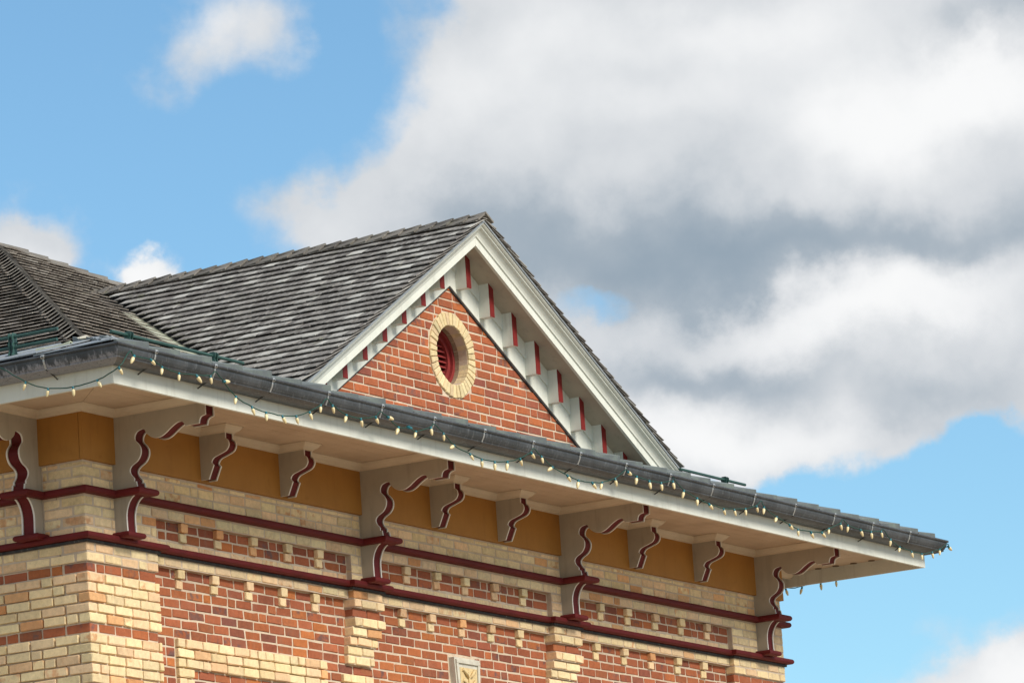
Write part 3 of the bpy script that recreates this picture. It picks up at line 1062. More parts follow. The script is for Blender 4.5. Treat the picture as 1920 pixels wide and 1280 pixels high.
# soffit of tongued boards, mitred at the corners
so = G()
so.add([(-O_ + .01, YB, .462), (-O_ + .01, -O_ + .01, .462), (W + O_ - .01, -O_ + .01, .462), (W + O_ - .01, YB, .462), (.05, YB, .462), (.05, .05, .462), (W - .05, .05, .462), (W - .05, YB, .462)],
       [(0, 1, 5, 4), (1, 2, 6, 5), (2, 3, 7, 6)])
soffit = so.obj('soffit', 'dark_void', root, TOP)
nb = 8
bwid = (O_ - .03) / nb
for i in range(nb):
    a, b = i * bwid + .0012, (i + 1) * bwid - .0012
    g = G()
    zz = ZS + rng.uniform(-.0008, .0008)
    gg = .0025
    g.prism([(-a + gg, -a), (W + a - gg, -a), (W + b - gg, -b), (-b + gg, -b)], lambda x, y, z: (x, y, z), zz, zz + .018)
    g.obj('soffit_board', 'soffit_paint', soffit)
    for sgn, xx in ((-1, 0), (1, W)):
        g = G()
        g.prism([(xx + sgn * a, -a + gg), (xx + sgn * b, -b + gg), (xx + sgn * b, YB), (xx + sgn * a, YB)], lambda x, y, z: (x, y, z), zz, zz + .018)
        g.obj('soffit_board', 'soffit_paint', soffit)
for y in (.088, -.113, -.314, -.517):
    g = G()
    g.prism([(12.902 + .034 * math.cos(i * math.pi / 8), y + .034 * math.sin(i * math.pi / 8)) for i in range(16)], lambda a, b, c: (a, b, c), ZS - .007, ZS + .004)
    g.obj('soffit_vent', 'brown_vent', soffit)

# fascia boards
fa = G()
fa.box(-O_, W + O_, -O_, -O_ + .03, ZF, .60)
fa.obj('fascia', 'white_paint', root, TOP)
fa = G()
fa.box(-O_ + .0015, -O_ + .03, -O_ + .0325, YB, ZF + .001, .60)
fa.obj('fascia', 'white_paint', root, TOP)
fa = G()
fa.box(W + O_ - .03, W + O_ - .0015, -O_ + .0325, YB, ZF + .001, .60)
fa.obj('fascia', 'white_paint', root, TOP)

# ------------------------------------------------------------------ gutter
gp = [(.003, .585), (.003, .437), (.035, .433), (.085, .437), (.120, .446), (.140, .456), (.147, .459), (.150, .465), (.147, .470), (.156, .480), (.168, .502), (.175, .526), (.177, .545),
      (.188, .548), (.193, .558), (.188, .569), (.178, .572), (.172, .566), (.171, .545), (.162, .508), (.140, .478), (.085, .452), (.012, .450), (.012, .585)]
gpath = [(-O_, YB)]
yy = 6.5
while yy > -O_ + .1:
    gpath.append((-O_, yy))
    yy -= 1.6
gpath += [(-O_, -O_)] + [(-O_ + i * 1.63, -O_) for i in range(1, 9)] + [(W + O_, -O_), (W + O_, YB)]
v, f = sweep(gpath, gp)
nleft = gpath.index((-O_, -O_))
gg = G()
gg.add(v, f, [1 if i < nleft * len(gp) else 0 for i in range(len(f))])
gutter = gg.obj('gutter', ['gutter_zinc', 'gutter_stained'], root, TOP)


def hanger(p0, axis):
    """strap hanger at p0 on the gutter lip; axis: outward direction"""
    g = G()
    o = Vector(axis)
    al = Vector((-o.y, o.x, 0))

    def q(out_, al_, z):
        r = Vector(p0) + o * out_ + al * al_
        return (r.x, r.y, z)
    pr = [(.1935, .572), (.1965, .556), (.189, .543), (.181, .54), (.179, .52), (.171, .498), (.158, .476), (.152, .462)]
    for i in range(len(pr) - 1):
        (a, z0), (b, z1) = pr[i], pr[i + 1]
        w = .017 if i < 2 else .0085
        g.add([q(a, -w, z0), q(a, w, z0), q(b, w, z1), q(b, -w, z1), q(a - .005, -w, z0), q(a - .005, w, z0), q(b - .005, w, z1), q(b - .005, -w, z1)], BOXF, 0)
    g.tube([q(.153, 0, .462), q(.10, 0, .446), q(.02, 0, .412), q(.006, 0, .405)], .0055, 6, 1)
    g.tube([q(.20, 0, .553), q(.195, 0, .553)], .007, 6, 1)
    return g.obj('hanger', ['hanger_metal', 'black_iron'], gutter)


for i in range(17):
    hanger((-.749 + i * .8165, -O_, 0), (0, -1, 0))
for yv in (-.55, .27, 1.1):
    hanger((-O_, yv, 0), (-1, 0, 0))

# ------------------------------------------------------------------ roof: skirt with metal panels at the eave
SK0, SK1, BRK = .595, 1.02, .33       # skirt height at eave and at the break, plan position of the break


def skz(t):   # t = -1.17 .. BRK
    return SK0 + (SK1 - SK0) * (t + 1.17) / (BRK + 1.17)


sk = G()
sk.add([(-1.13, YB, SK0 - .03), (-1.13, -1.13, SK0 - .03), (W + 1.13, -1.13, SK0 - .03), (W + 1.13, YB, SK0 - .03),
        (BRK, YB, SK1 - .03), (BRK, BRK, SK1 - .03), (W - BRK, BRK, SK1 - .03), (W - BRK, YB, SK1 - .03)],
       [(0, 1, 5, 4), (1, 2, 6, 5), (2, 3, 7, 6)])
skirt = sk.obj('eave_skirt', 'slate_panel', root, TOP)
x = -1.13
i = 0
while x < W + 1.0:
    w = .43 * rng.uniform(.97, 1.03)
    x1_ = min(x + w + .004, W + 1.155)
    g = G()
    li, ri = (.0 if i else .0), .040 + rng.uniform(-.008, .012)
    yb_l = max(-1.13, min(BRK, x)) if x < BRK else BRK
    yb_r = max(-1.13, min(BRK, x1_)) if x1_ < BRK else BRK
    if x1_ > W - BRK:
        yb_r = min(yb_r, W - x1_)
        yb_l = min(yb_l, W - x)
    yb_l, yb_r = max(yb_l, -1.14), max(yb_r, -1.14)
    y0_ = -1.16 + rng.uniform(-.012, .012)
    t_ = .014
    vs = [(x, y0_, skz(y0_) + li), (x1_, y0_, skz(y0_) + ri), (x1_, yb_r, skz(yb_r) + ri), (x, yb_l, skz(yb_l) + li)]
    vs = [(a, b, skz(b) - .035) for a, b, c in vs] + [(a, b, c + t_) for a, b, c in vs]
    g.add(vs, BOXF)
    g.obj('roof_panel', 'slate_panel', skirt)
    x += w
    i += 1
y = -1.13
while y < 4.5:
    w = .78 * rng.uniform(.9, 1.1)
    y1_ = y + w + .03
    g = G()
    xb0 = min(BRK, max(-1.12, y))
    xb1 = min(BRK, max(-1.12, y1_))
    li = rng.uniform(0, .012)
    x0_ = -1.165
    vs = [(x0_, y, skz(x0_) + li + .012), (xb0, y, skz(xb0) + li + .012), (xb1, y1_, skz(xb1) + li), (x0_, y1_, skz(x0_) + li)]
    vs = vs + [(a, b, c + .008) for a, b, c in vs]
    g.add(vs, BOXF)
    g.obj('roof_panel', 'flashing_metal', skirt)
    y += w
# flashing sheets and a torn corner where the hip meets the skirt
for (cx, cy, sx, sy, rz, dz, mt) in ((-.93, -.98, .22, .16, .5, .03, 'flashing_metal'), (-.62, -.70, .34, .12, .72, .035, 'flashing_metal'), (-.30, -.42, .36, .13, .80, .05, 'flashing_metal'),
                                     (.05, -.05, .20, .14, .75, .055, 'stone'), (-.55, -.15, .40, .05, 1.35, .03, 'valley_metal')):
    g = G()
    nn = 5
    vv = []
    for a in range(nn):
        for b in range(3):
            lx, ly = (a / (nn - 1) - .5) * sx, (b / 2 - .5) * sy
            px_, py_ = cx + lx * math.cos(rz) - ly * math.sin(rz), cy + lx * math.sin(rz) + ly * math.cos(rz)
            vv.append((px_, py_, skz(min(px_, py_)) + dz + rng.uniform(-.012, .018) - abs(b - 1) * .02))
    ff = [(a * 3 + b, a * 3 + b + 1, (a + 1) * 3 + b + 1, (a + 1) * 3 + b) for a in range(nn - 1) for b in range(2)]
    vv2 = [(a, b, c + .012) for a, b, c in vv]
    n0 = len(vv)
    g.add(vv + vv2, ff + [tuple(q + n0 for q in fx) for fx in ff] + [(0, n0, n0 + 1, 1), (1, n0 + 1, n0 + 2, 2)] +
          [(a * 3, a * 3 + n0, (a + 1) * 3 + n0, (a + 1) * 3) for a in range(nn - 1)] + [(a * 3 + 2, a * 3 + 2 + n0, (a + 1) * 3 + 2 + n0, (a + 1) * 3 + 2) for a in range(nn - 1)])
    g.obj('flashing_sheet', mt, skirt)

# ------------------------------------------------------------------ shingles
AX, AY, AZ, TF, KH = 6.605, 5.664, 3.772, 0.516, 1.14      # hip apex, front pitch, plan slope of the hip
TLS = TF / KH                                              # pitch of the left slope
EXPO = .143
SHK = {'shingle': (.044, .008, .34), 'brown_shingle': (.033, .0095, .25)}    # lift and thickness of the butt, length
SH = {}


def shingle_geo(w, r, mat):
    BUTT, t0, L = SHK[mat]
    t1 = .004
    t0 *= r.uniform(.85, 1.25)
    BUTT += r.uniform(-.0025, .0025)
    b = r.uniform(-.004, .004)
    k = r.uniform(-.004, .004)
    v = [(-w / 2, b, BUTT), (w / 2, b + k, BUTT + r.uniform(-.002, .002)), (w / 2, L, 0), (-w / 2, L, 0),
         (-w / 2, b, BUTT + t0), (w / 2, b + k, BUTT + t0 + r.uniform(-.002, .002)), (w / 2, L, t1), (-w / 2, L, t1)]
    return v, BOXF, [(a, c) for a, c, _ in v]


def shingle_mesh(w, mat, var):
    key = (round(w / .01), mat, var)
    if key not in SH:
        r = random.Random(hash(key) & 0xffff)
        v, f, u = shingle_geo(round(w / .01) * .01 - .004, r, mat)
        SH[key] = mesh('shingle', v, f, mat, uvs=u)
    return SH[key]


class Roofing:
    def __init__(s, roof):
        s.roof, s.items = roof, []

    def slope(s, origin, a, b, n, rows, lo, hi, mat, e=EXPO, s0=0.0, top=1e9):
        """rows of shingles; lo/hi(sdist) give the ends of a row along direction a"""
        for i in range(rows):
            sd_ = s0 + i * e
            u0, u1 = lo(sd_), hi(sd_)
            if u1 - u0 < .05:
                continue
            u = u0 - rng.random() * .1 * 0
            while u < u1 - .02:
                w = rng.choice((.08, .10, .11, .12, .13, .14, .15, .17, .19))
                w = min(w, u1 - u)
                if u1 - u - w < .05:
                    w = u1 - u
                if w < .03:
                    break
                c = origin + a * (u + w / 2) + b * (sd_ + rng.uniform(-.004, .004))
                m = Matrix((a, b, n)).transposed().to_4x4() @ Matrix.Rotation(rng.uniform(-.010, .010), 4, 'Z') @ Matrix.Rotation(rng.uniform(-.006, .006), 4, 'X')
                m.translation = c
                m = m @ Matrix.Scale(max(.25, min(1, (top - sd_) / .36)), 4, (0, 1, 0))
                s.items.append((c, w, m, mat))
                u += w

    def finish(s, limit=300):
        s.items.sort(key=lambda i: (0 if infr(i[0], 10) else 1, (i[0] - CAM).length / (0.6 + i[1] * 3)))
        for c, w, m, mat in s.items[:limit]:
            o = link('shingle', shingle_mesh(w, mat, rng.randrange(5)), s.roof)
            o.matrix_local = m
        for mat in {i[3] for i in s.items[limit:]}:
            V, F, U, RN = [], [], [], []
            for c, w, m, mt in s.items[limit:]:
                if mt != mat:
                    continue
                v, f, u = shingle_geo(w - .004, rng, mat)
                o = len(V)
                V += [m @ Vector(q) for q in v]
                F += [tuple(q + o for q in ff) for ff in f]
                U += u
                RN += [rng.random()] * len(f)
            o = link('shingle_rest', mesh('shingle_rest', V, F, mat, uvs=U, rnds=RN), s.roof)
            o['kind'] = 'stuff'


# main hipped roof
hr = G()
y_e = BRK - .05
lx_ = AX - KH * (AY - y_e)
rx_ = AX + (AY - y_e)
z_e = AZ - TF * (AY - y_e)
dz = -.02
hr.add([(lx_, y_e, z_e + dz), (rx_, y_e, z_e + dz), (AX, AY, AZ + dz), (lx_, AY + 9, z_e + dz), (AX, AY + 9, AZ + dz), (rx_, AY + 9, z_e + dz)],
       [(0, 1, 2), (3, 0, 2, 4), (1, 5, 4, 2)])
hip_roof = hr.obj('hip_roof', 'roof_felt', root, TOP)
hrf = Roofing(hip_roof)
nf = Vector((0, -TF, 1)).normalized()
bf = Vector((0, 1, TF)).normalized()
cf = bf.y
of = Vector((0, y_e - .02, z_e - TF * .02))
ZR = ZRA + .222            # gable ridge (roof surface)


def f_lo(s_):
    yv = of.y + s_ * cf
    return AX - KH * (AY - yv) + .03 + KH * cf * .13


def valley_x(yv):
    """where the gable slope meets the front slope, x at depth y"""
    zf_ = AZ - TF * (AY - yv)
    return GX - (ZR - zf_) / TL


def f_hi(s_):
    yv = of.y + s_ * cf
    r_ = AX + (AY - yv) - .03 - cf * .13
    zf_ = AZ - TF * (AY - yv)
    if zf_ < ZR:
        open_ = max(0, min(1, (2.75 - zf_) / 1.5)) * .30
        r_ = min(r_, valley_x(yv) - open_ + .01)
    return r_


rows = int((AY - of.y) / cf / .205) + 1
hrf.slope(of, Vector((1, 0, 0)), bf, nf, rows, f_lo, f_hi, 'brown_shingle', e=.205)
# left slope, as far as the view reaches and a little more
nl = Vector((-TLS, 0, 1)).normalized()
bl = Vector((1, 0, TLS)).normalized()
cl_ = bl.x
ol = Vector((lx_ - .02, 0, z_e - TLS * .02))


def l_hip(s_):
    return AY - (AX - (ol.x + s_ * cl_)) / KH


def l_far(s_):
    # y where this row leaves the picture on the left, with margin
    x_ = ol.x + s_ * cl_
    y_ = l_hip(s_)
    while y_ < 11 and project((x_, y_, AZ - TLS * (AX - x_)))[0] > -420:
        y_ += .15
    return y_ + .1


rows = int((AX - ol.x) / cl_ / .165) + 1
hrf.slope(ol + Vector((0, 0, 0)), Vector((0, -1, 0)), bl, nl, rows, lambda s_: -l_far(s_), lambda s_: -l_hip(s_) - .02 - .13 * cl_ / KH, 'brown_shingle', e=.165)
hrf.finish(380)


def cap_piece(p, t, l1, l2, upv, wid, length, parent, name, raise_=.035, thick=.016, flat=0.0, flat2=None):
    """two boards meeting over a ridge; p: butt end on the ridge line, t: direction from butt to tail, l1/l2: directions down the two slopes"""
    g = G()
    for l, flat in ((l1, flat), (l2, flat if flat2 is None else flat2)):
        nrm_ = t.cross(l)
        if nrm_.dot(upv) < 0:
            nrm_ = -nrm_
        w = wid * rng.uniform(.96, 1.04)
        rz_ = raise_ + rng.uniform(-.003, .003)
        a = p + upv * rz_ - l * .012 + t * rng.uniform(-.004, .004)
        b = p + t * length + upv * .016 - l * .012
        vs = [a, a + l * w - upv * (rz_ * flat), b + l * w - upv * .010, b]
        vs = vs + [q + nrm_ * (thick if j < 2 else .006) for j, q in enumerate(vs)]
        g.add(vs, BOXF)
    me = mesh(name, g.v, g.f, 'cap_shingle', uvs=[(v_[0] * .7 + v_[1] * .3, v_[2]) for v_ in g.v])
    bm = bmesh.new()
    bm.from_mesh(me)
    bmesh.ops.recalc_face_normals(bm, faces=bm.faces)
    bm.to_mesh(me)
    bm.free()
    return link(name, me, parent)


# hip caps, left hip and right hip
hd = Vector((KH, 1, TF)).normalized()        # up the left hip
l1, l2 = Vector((-1, 0, -TLS)).normalized(), Vector((0, -1, -TF)).normalized()
A_ = Vector((AX, AY, AZ))
pl1 = (l1 - hd * l1.dot(hd)).normalized()
pl2 = (l2 - hd * l2.dot(hd)).normalized()
base = A_ - hd * ((AY - y_e - .35) / hd.y)
n_ = int((A_ - base).length / .19)
for i in range(n_ - 1):
    cap_piece(base + hd * (.19 * i), hd, l1, l2, Vector((0, 0, 1)), .175, .36, hip_roof, 'hip_cap', raise_=.070, thick=.011, flat=.2, flat2=.6)
hd2 = Vector((-1, 1, TF)).normalized()
l3 = Vector((1, 0, -TF)).normalized()
pl3 = (l3 - hd2 * l3.dot(hd2)).normalized()
pl4 = (l2 - hd2 * l2.dot(hd2)).normalized()
base = A_ - hd2 * 2.46
for i in range(11):
    cap_piece(base + hd2 * (.205 * i), hd2, pl3, pl4, Vector((0, 0, 1)), .17, .42, hip_roof, 'hip_cap', raise_=.05, thick=.012, flat=.5)

# gable roof over the front
gr_ = G()
YF = GY - GO - .115          # front edge of the shingles
gl_x, gr_x = GX - 3.2, GX + 3.45
zl_, zr_ = ZR - TL * 3.2, ZR - TR * 3.45
dz = -.022


def gable_back(xv):
    """depth at which the gable slope dies into the hip roof"""
    z_ = ZR - (TL * (GX - xv) if xv < GX else TR * (xv - GX))
    return AY - (AZ - z_) / TF


gr_.add([(gl_x, YF + .015, zl_ + dz), (GX, YF + .015, ZR + dz), (GX, gable_back(GX) + .05, ZR + dz), (gl_x, gable_back(gl_x) + .05, zl_ + dz),
         (gr_x, YF + .015, zr_ + dz), (gr_x, gable_back(gr_x) + .05, zr_ + dz)], [(0, 1, 2, 3), (1, 4, 5, 2)])
gable_roof = gr_.obj('gable_roof', 'roof_felt', root, TOP)
grf = Roofing(gable_roof)
bgl = Vector((1, 0, TL)).normalized()
ngl = Vector((-TL, 0, 1)).normalized()
ogl = Vector((gl_x + .02, 0, zl_ + TL * .02))
Lg = (GX - ogl.x) / bgl.x
grf.slope(ogl, Vector((0, -1, 0)), bgl, ngl, int(Lg / EXPO) + 1, lambda s_: -gable_back(ogl.x + s_ * bgl.x) - .02, lambda s_: -YF + rng.uniform(-.004, .006), 'shingle', top=Lg)
bgr = Vector((-1, 0, TR)).normalized()
ngr = Vector((TR, 0, 1)).normalized()
ogr = Vector((gr_x - .02, 0, zr_ + TR * .02))
Lr = (ogr.x - GX) / -bgr.x
grf.slope(ogr, Vector((0, 1, 0)), bgr, ngr, int(Lr / EXPO) + 1, lambda s_: YF + rng.uniform(-.006, .004), lambda s_: YF + 1.1, 'shingle', top=Lr)
grf.finish(420)
tb = Vector((0, 1, 0))
yv = YF - .012
while yv < gable_back(GX) + .1:
    cap_piece(Vector((GX, yv, ZR + .006)), tb, -bgl, -bgr, Vector((0, 0, 1)), .155, .36, gable_roof, 'ridge_cap', raise_=.042)
    yv += .172

# open valley of painted metal
vg = G()
P0, P1 = [], []
for i in range(9):
    yv = gable_back(GX) - .9 - i * .36
    if yv < BRK - .1:
        yv = BRK - .1
    xv = valley_x(yv)
    zf_ = AZ - TF * (AY - yv)
    P0.append((xv + .10, yv, zf_ + .012))
    P1.append((xv - .40, yv, zf_ + .012))
for i in range(8):
    vg.add([P0[i], P0[i + 1], P1[i + 1], P1[i]], [(0, 1, 2, 3)])
vg.obj('valley_flashing', 'valley_metal', hip_roof)

# ------------------------------------------------------------------ gable wall
def clip(poly, a, b, c):
    """keep a*x + b*z <= c"""
    out = []
    n = len(poly)
    for i in range(n):
        p_, q_ = poly[i], poly[(i + 1) % n]
        dp, dq = a * p_[0] + b * p_[1] - c, a * q_[0] + b * q_[1] - c
        if dp <= 0:
            out.append(p_)
        if (dp < 0) != (dq < 0) and dp != dq:
            t = dp / (dp - dq)
            out.append((p_[0] + t * (q_[0] - p_[0]), p_[1] + t * (q_[1] - p_[1])))
    return out


GB = .45         # bottom of the gable masonry (hidden behind the eave)
gw = G()
NS = 48
ring = [(GX + OCR * math.cos(i * 2 * math.pi / NS), OCZ + OCR * math.sin(i * 2 * math.pi / NS)) for i in range(NS)]


def outer(i):
    a = i * 2 * math.pi / NS
    dx_, dz_ = math.cos(a), math.sin(a)
    best = 99
    for (na, nb_, nc) in ((TL * -1, 1, ZGA + .3 - TL * GX), (TR, 1, ZGA + .3 + TR * GX), (0, -1, -GB)):
        den = na * dx_ + nb_ * dz_
        if den > 1e-6:
            best = min(best, (nc - na * GX - nb_ * OCZ) / den)
    return (GX + dx_ * best, OCZ + dz_ * best)


outr = [outer(i) for i in range(NS)]
ym = GY + m_ + .001
vv = [(a, ym, b) for a, b in ring] + [(a, ym, b) for a, b in outr] + [(a, ym + .3, b) for a, b in ring]
ff = [(i, (i + 1) % NS, (i + 1) % NS + NS, i + NS) for i in range(NS)]
gw.add(vv, ff)
ff2 = [(i, (i + 1) % NS, (i + 1) % NS + 2 * NS, i + 2 * NS) for i in range(NS)]
gw.f += ff2
gw.m += [0] * NS
gable_wall = gw.obj('gable_wall', 'pale_mortar', root, TOP)
gz = GB
k = 0
cnt = 0
CG = .0815
while gz < ZGA:
    xl = GX - (ZGA + .03 - gz) / TL
    xr = GX + (ZGA + .03 - gz) / TR
    x = xl - rng.random() * .1 - (.12 if k % 2 else 0)
    while x < xr:
        l = .238 * rng.uniform(.95, 1.05)
        if rng.random() < .10:
            l *= .5
        poly = [(x, gz), (x + l - J, gz), (x + l - J, gz + CG - J), (x, gz + CG - J)]
        poly = [(a + rng.uniform(-.002, .002), b + rng.uniform(-.002, .002)) for a, b in poly]
        cx, cz = x + l / 2, gz + CG / 2
        x += l
        poly = clip(poly, -TL, 1, ZGA + .01 - TL * GX)
        poly = clip(poly, TR, 1, ZGA + .01 + TR * GX) if poly else poly
        if len(poly) < 3:
            continue
        R_o = OCO + .008
        rr = [math.hypot(a - GX, b - OCZ) for a, b in poly]
        if max(rr) < R_o:
            continue
        if min(rr) < R_o + .13:
            # tangent clip: keep the part outside the ring
            ang = math.atan2(cz - OCZ, cx - GX)
            for dth in (0,):
                nx, nz = math.cos(ang), math.sin(ang)
                poly = clip(poly, -nx, -nz, -(nx * GX + nz * OCZ + R_o * .99))
        if len(poly) < 3:
            continue
        area = abs(sum(poly[i][0] * poly[(i + 1) % len(poly)][1] - poly[(i + 1) % len(poly)][0] * poly[i][1] for i in range(len(poly)))) / 2
        if area < .0012:
            continue
        px, py = project((cx, GY, cz))
        g = G()
        inn = inset(poly, -.0055)
        n = len(poly)
        y_o = GY + rng.uniform(-.003, .003)
        mx, mz = sum(a for a, b in poly) / n, sum(b for a, b in poly) / n
        v = [(a - mx, .04, b - mz) for a, b in poly] + [(a - mx, .0045, b - mz) for a, b in poly] + [(a - mx, 0, b - mz) for a, b in inn]
        f = [(i, (i + 1) % n, (i + 1) % n + n, i + n) for i in range(n)] + [(i + n, (i + 1) % n + n, (i + 1) % n + 2 * n, i + 2 * n) for i in range(n)] + [tuple(range(2 * n, 3 * n))]
        g.add(v, f)
        g.obj('red_brick', 'gable_red_brick', gable_wall, (mx, y_o, mz))
        cnt += 1
    gz += CG
    k += 1

# round window: ring of cream voussoirs, deep reveal, louvre
oc = bpy.data.objects.new('round_window', None)
COL.objects.link(oc)
oc.parent = root
oc.location = Vector((GX, GY, OCZ)) + TOP
NV = 38
for i in range(NV):
    a0, a1 = (i + .06) * 2 * math.pi / NV, (i + .94) * 2 * math.pi / NV
    ro, ri = OCO + rng.uniform(-.01, .006), OCR + rng.uniform(-.003, .004)
    poly = [(ri * math.cos(a0), ri * math.sin(a0)), (ro * math.cos(a0), ro * math.sin(a0)), (ro * math.cos(a1), ro * math.sin(a1)), (ri * math.cos(a1), ri * math.sin(a1))]
    inn = inset(poly, -.005)
    yo = -.012 + rng.uniform(-.004, .004)
    g = G()
    v = [(a, .09, b) for a, b in poly] + [(a, yo + .005, b) for a, b in poly] + [(a, yo, b) for a, b in inn]
    f = [(q, (q + 1) % 4, (q + 1) % 4 + 4, q + 4) for q in range(4)] + [(q + 4, (q + 1) % 4 + 4, (q + 1) % 4 + 8, q + 8) for q in range(4)] + [(8, 9, 10, 11)]
    g.add(v, f)
    g.obj('voussoir', 'ring_cream_brick', oc)
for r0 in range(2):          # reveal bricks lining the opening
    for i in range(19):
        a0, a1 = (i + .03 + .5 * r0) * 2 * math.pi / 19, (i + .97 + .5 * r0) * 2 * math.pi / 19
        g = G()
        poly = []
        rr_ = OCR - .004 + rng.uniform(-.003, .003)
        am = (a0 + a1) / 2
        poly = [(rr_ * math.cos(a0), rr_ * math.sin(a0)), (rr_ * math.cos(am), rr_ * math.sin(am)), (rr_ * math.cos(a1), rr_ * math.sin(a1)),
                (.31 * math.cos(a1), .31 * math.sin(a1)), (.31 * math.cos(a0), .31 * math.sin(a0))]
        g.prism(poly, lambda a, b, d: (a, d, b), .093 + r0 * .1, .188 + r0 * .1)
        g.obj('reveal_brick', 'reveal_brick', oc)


def ringgeo(g, r0, r1, y0, y1, n=40, mi=0):
    v = []
    for rr_, yy in ((r0, y0), (r1, y0), (r1, y1), (r0, y1)):
        v += [(rr_ * math.cos(i * 2 * math.pi / n), yy, rr_ * math.sin(i * 2 * math.pi / n)) for i in range(n)]
    f = []
    for j in range(4):
        for i in range(n):
            f.append((j * n + i, j * n + (i + 1) % n, ((j + 1) % 4) * n + (i + 1) % n, ((j + 1) % 4) * n + i))
    g.add(v, f, mi)


g = G()
ringgeo(g, .235, .275, .135, .28)
ringgeo(g, .195, .238, .165, .27)
g.obj('louvre_frame', 'louvre_red', oc)
for i in range(9):
    zc = -.19 + i * .0475
    hw = math.sqrt(max(.2 ** 2 - zc ** 2, .002))
    g = G()
    vs = [(-hw, .180, zc - .022), (hw, .180, zc - .022), (hw, .245, zc + .020), (-hw, .245, zc + .020)]
    g.add(vs + [(a, b + .004, c + .012) for a, b, c in vs], BOXF)
    g.obj('louvre_slat', 'louvre_red', oc)
g = G()
g.prism([(.25 * math.cos(i * math.pi / 12), .25 * math.sin(i * math.pi / 12)) for i in range(24)], lambda a, b, d: (a, d, b), .285, .30)
g.obj('backing', 'dark_void', oc)

# rake frieze boards on the wall
def gz_at(xv, z0):
    return z0 - (TL * (GX - xv) if xv < GX else TR * (xv - GX))


def rake_part(name, mat, x_end_l, x_end_r, sect, parent=root, loc=TOP, mats=None):
    """section (y, height above the rake line) carried along both rakes; z0 = height of the line at the apex"""
    out = []
    for xe in (x_end_l, x_end_r):
        g = G()
        z0 = sect[0]
        ss = sect[1]
        n = len(ss)
        xa = GX + (-.0006 if xe < GX else .0006)
        v = [(xa, y_, z0 + h_) for y_, h_ in ss] + [(xe, y_, gz_at(xe, z0) + h_) for y_, h_ in ss]
        f = [tuple(range(n)), tuple(range(n, 2 * n))[::-1]] + [(i, (i + 1) % n, (i + 1) % n + n, i + n) for i in range(n)]
        g.add(v, f)
        out.append(g.obj(name, mat, parent, loc))
    return out


RY = GY - GO
rake_part('rake_frieze', 'white_paint', GX - 2.9, GX + 3.25, (ZGA, [(GY - .022, .0), (GY - .022, .19), (GY - .036, .19), (GY - .036, .36), (GY + .03, .36), (GY + .03, 0)]))
rake_part('painted_rake_shadow', 'lead_and_shadow_black', GX - 2.9, GX + 3.25, (ZGA, [(GY - .012, -.018), (GY - .012, -.001), (GY + .03, -.001), (GY + .03, -.018)]))  # dark strip standing in for the shadow gap between brick and frieze board
rake_part('rake_soffit', 'stone_grey_paint', GX - 3.05, GX + 3.4, (ZRA, [(RY + .03, .022), (RY + .03, .06), (GY + .02, .06), (GY + .02, .022)]))
rake_part('rake_board', 'white_paint', GX - 3.05, GX + 3.4, (ZRA, [(RY, 0), (RY, .080), (RY - .012, .083), (RY - .016, .100), (RY - .027, .122), (RY - .045, .143), (RY - .065, .153), (RY - .070, .157), (RY - .070, .172),
                                                                  (RY - .084, .174), (RY - .094, .184), (RY - .094, .204), (RY + .05, .204), (RY + .05, .05), (RY + .03, .05), (RY + .03, 0)]))
rake_part('drip_edge', 'flashing_metal', GX - 3.15, GX + 3.42, (ZRA, [(RY - .104, .196), (RY - .104, .214), (RY + .05, .214), (RY + .05, .206), (RY - .098, .206), (RY - .098, .196)]))
# blocks under the rake
BWD, BDP = .076, .10


def rake_block(xc, right):
    x0_, x1_ = xc, xc + BWD
    zc = gz_at((x0_ + x1_) / 2, ZGA)
    zb = zc + (.055 if right else .105)
    g = G()
    y0_, y1_ = GY - .036 - BDP, GY - .02
    za, zd = gz_at(x0_, ZRA) + .03, gz_at(x1_, ZRA) + .03
    v = [(x0_, y0_, zb), (x1_, y0_, zb), (x1_, y1_, zb), (x0_, y1_, zb), (x0_, y0_, za), (x1_, y0_, zd), (x1_, y1_, zd), (x0_, y1_, za)]
    g.add(v, BOXF)
    b = g.obj('rake_block', 'white_paint', root, TOP)
    g = G()
    v = [(x0_ + .001, y0_ - .004, zb + .001), (x1_ + .0015, y0_ - .004, zb + .001), (x1_ + .0015, y0_ + .002, zb + .001), (x0_ + .001, y0_ + .002, zb + .001),
         (x0_ + .001, y0_ - .004, za), (x1_ + .0015, y0_ - .004, zd), (x1_ + .0015, y0_ + .002, zd), (x0_ + .001, y0_ + .002, za)]
    g.add(v, BOXF)
    g.obj('red_face', 'bright_red_paint', b)


for i in range(8):
    rake_block(5.925 + .384 * i, True)
for i in range(7):
    rake_block(5.535 - BWD - .343 * i, False)

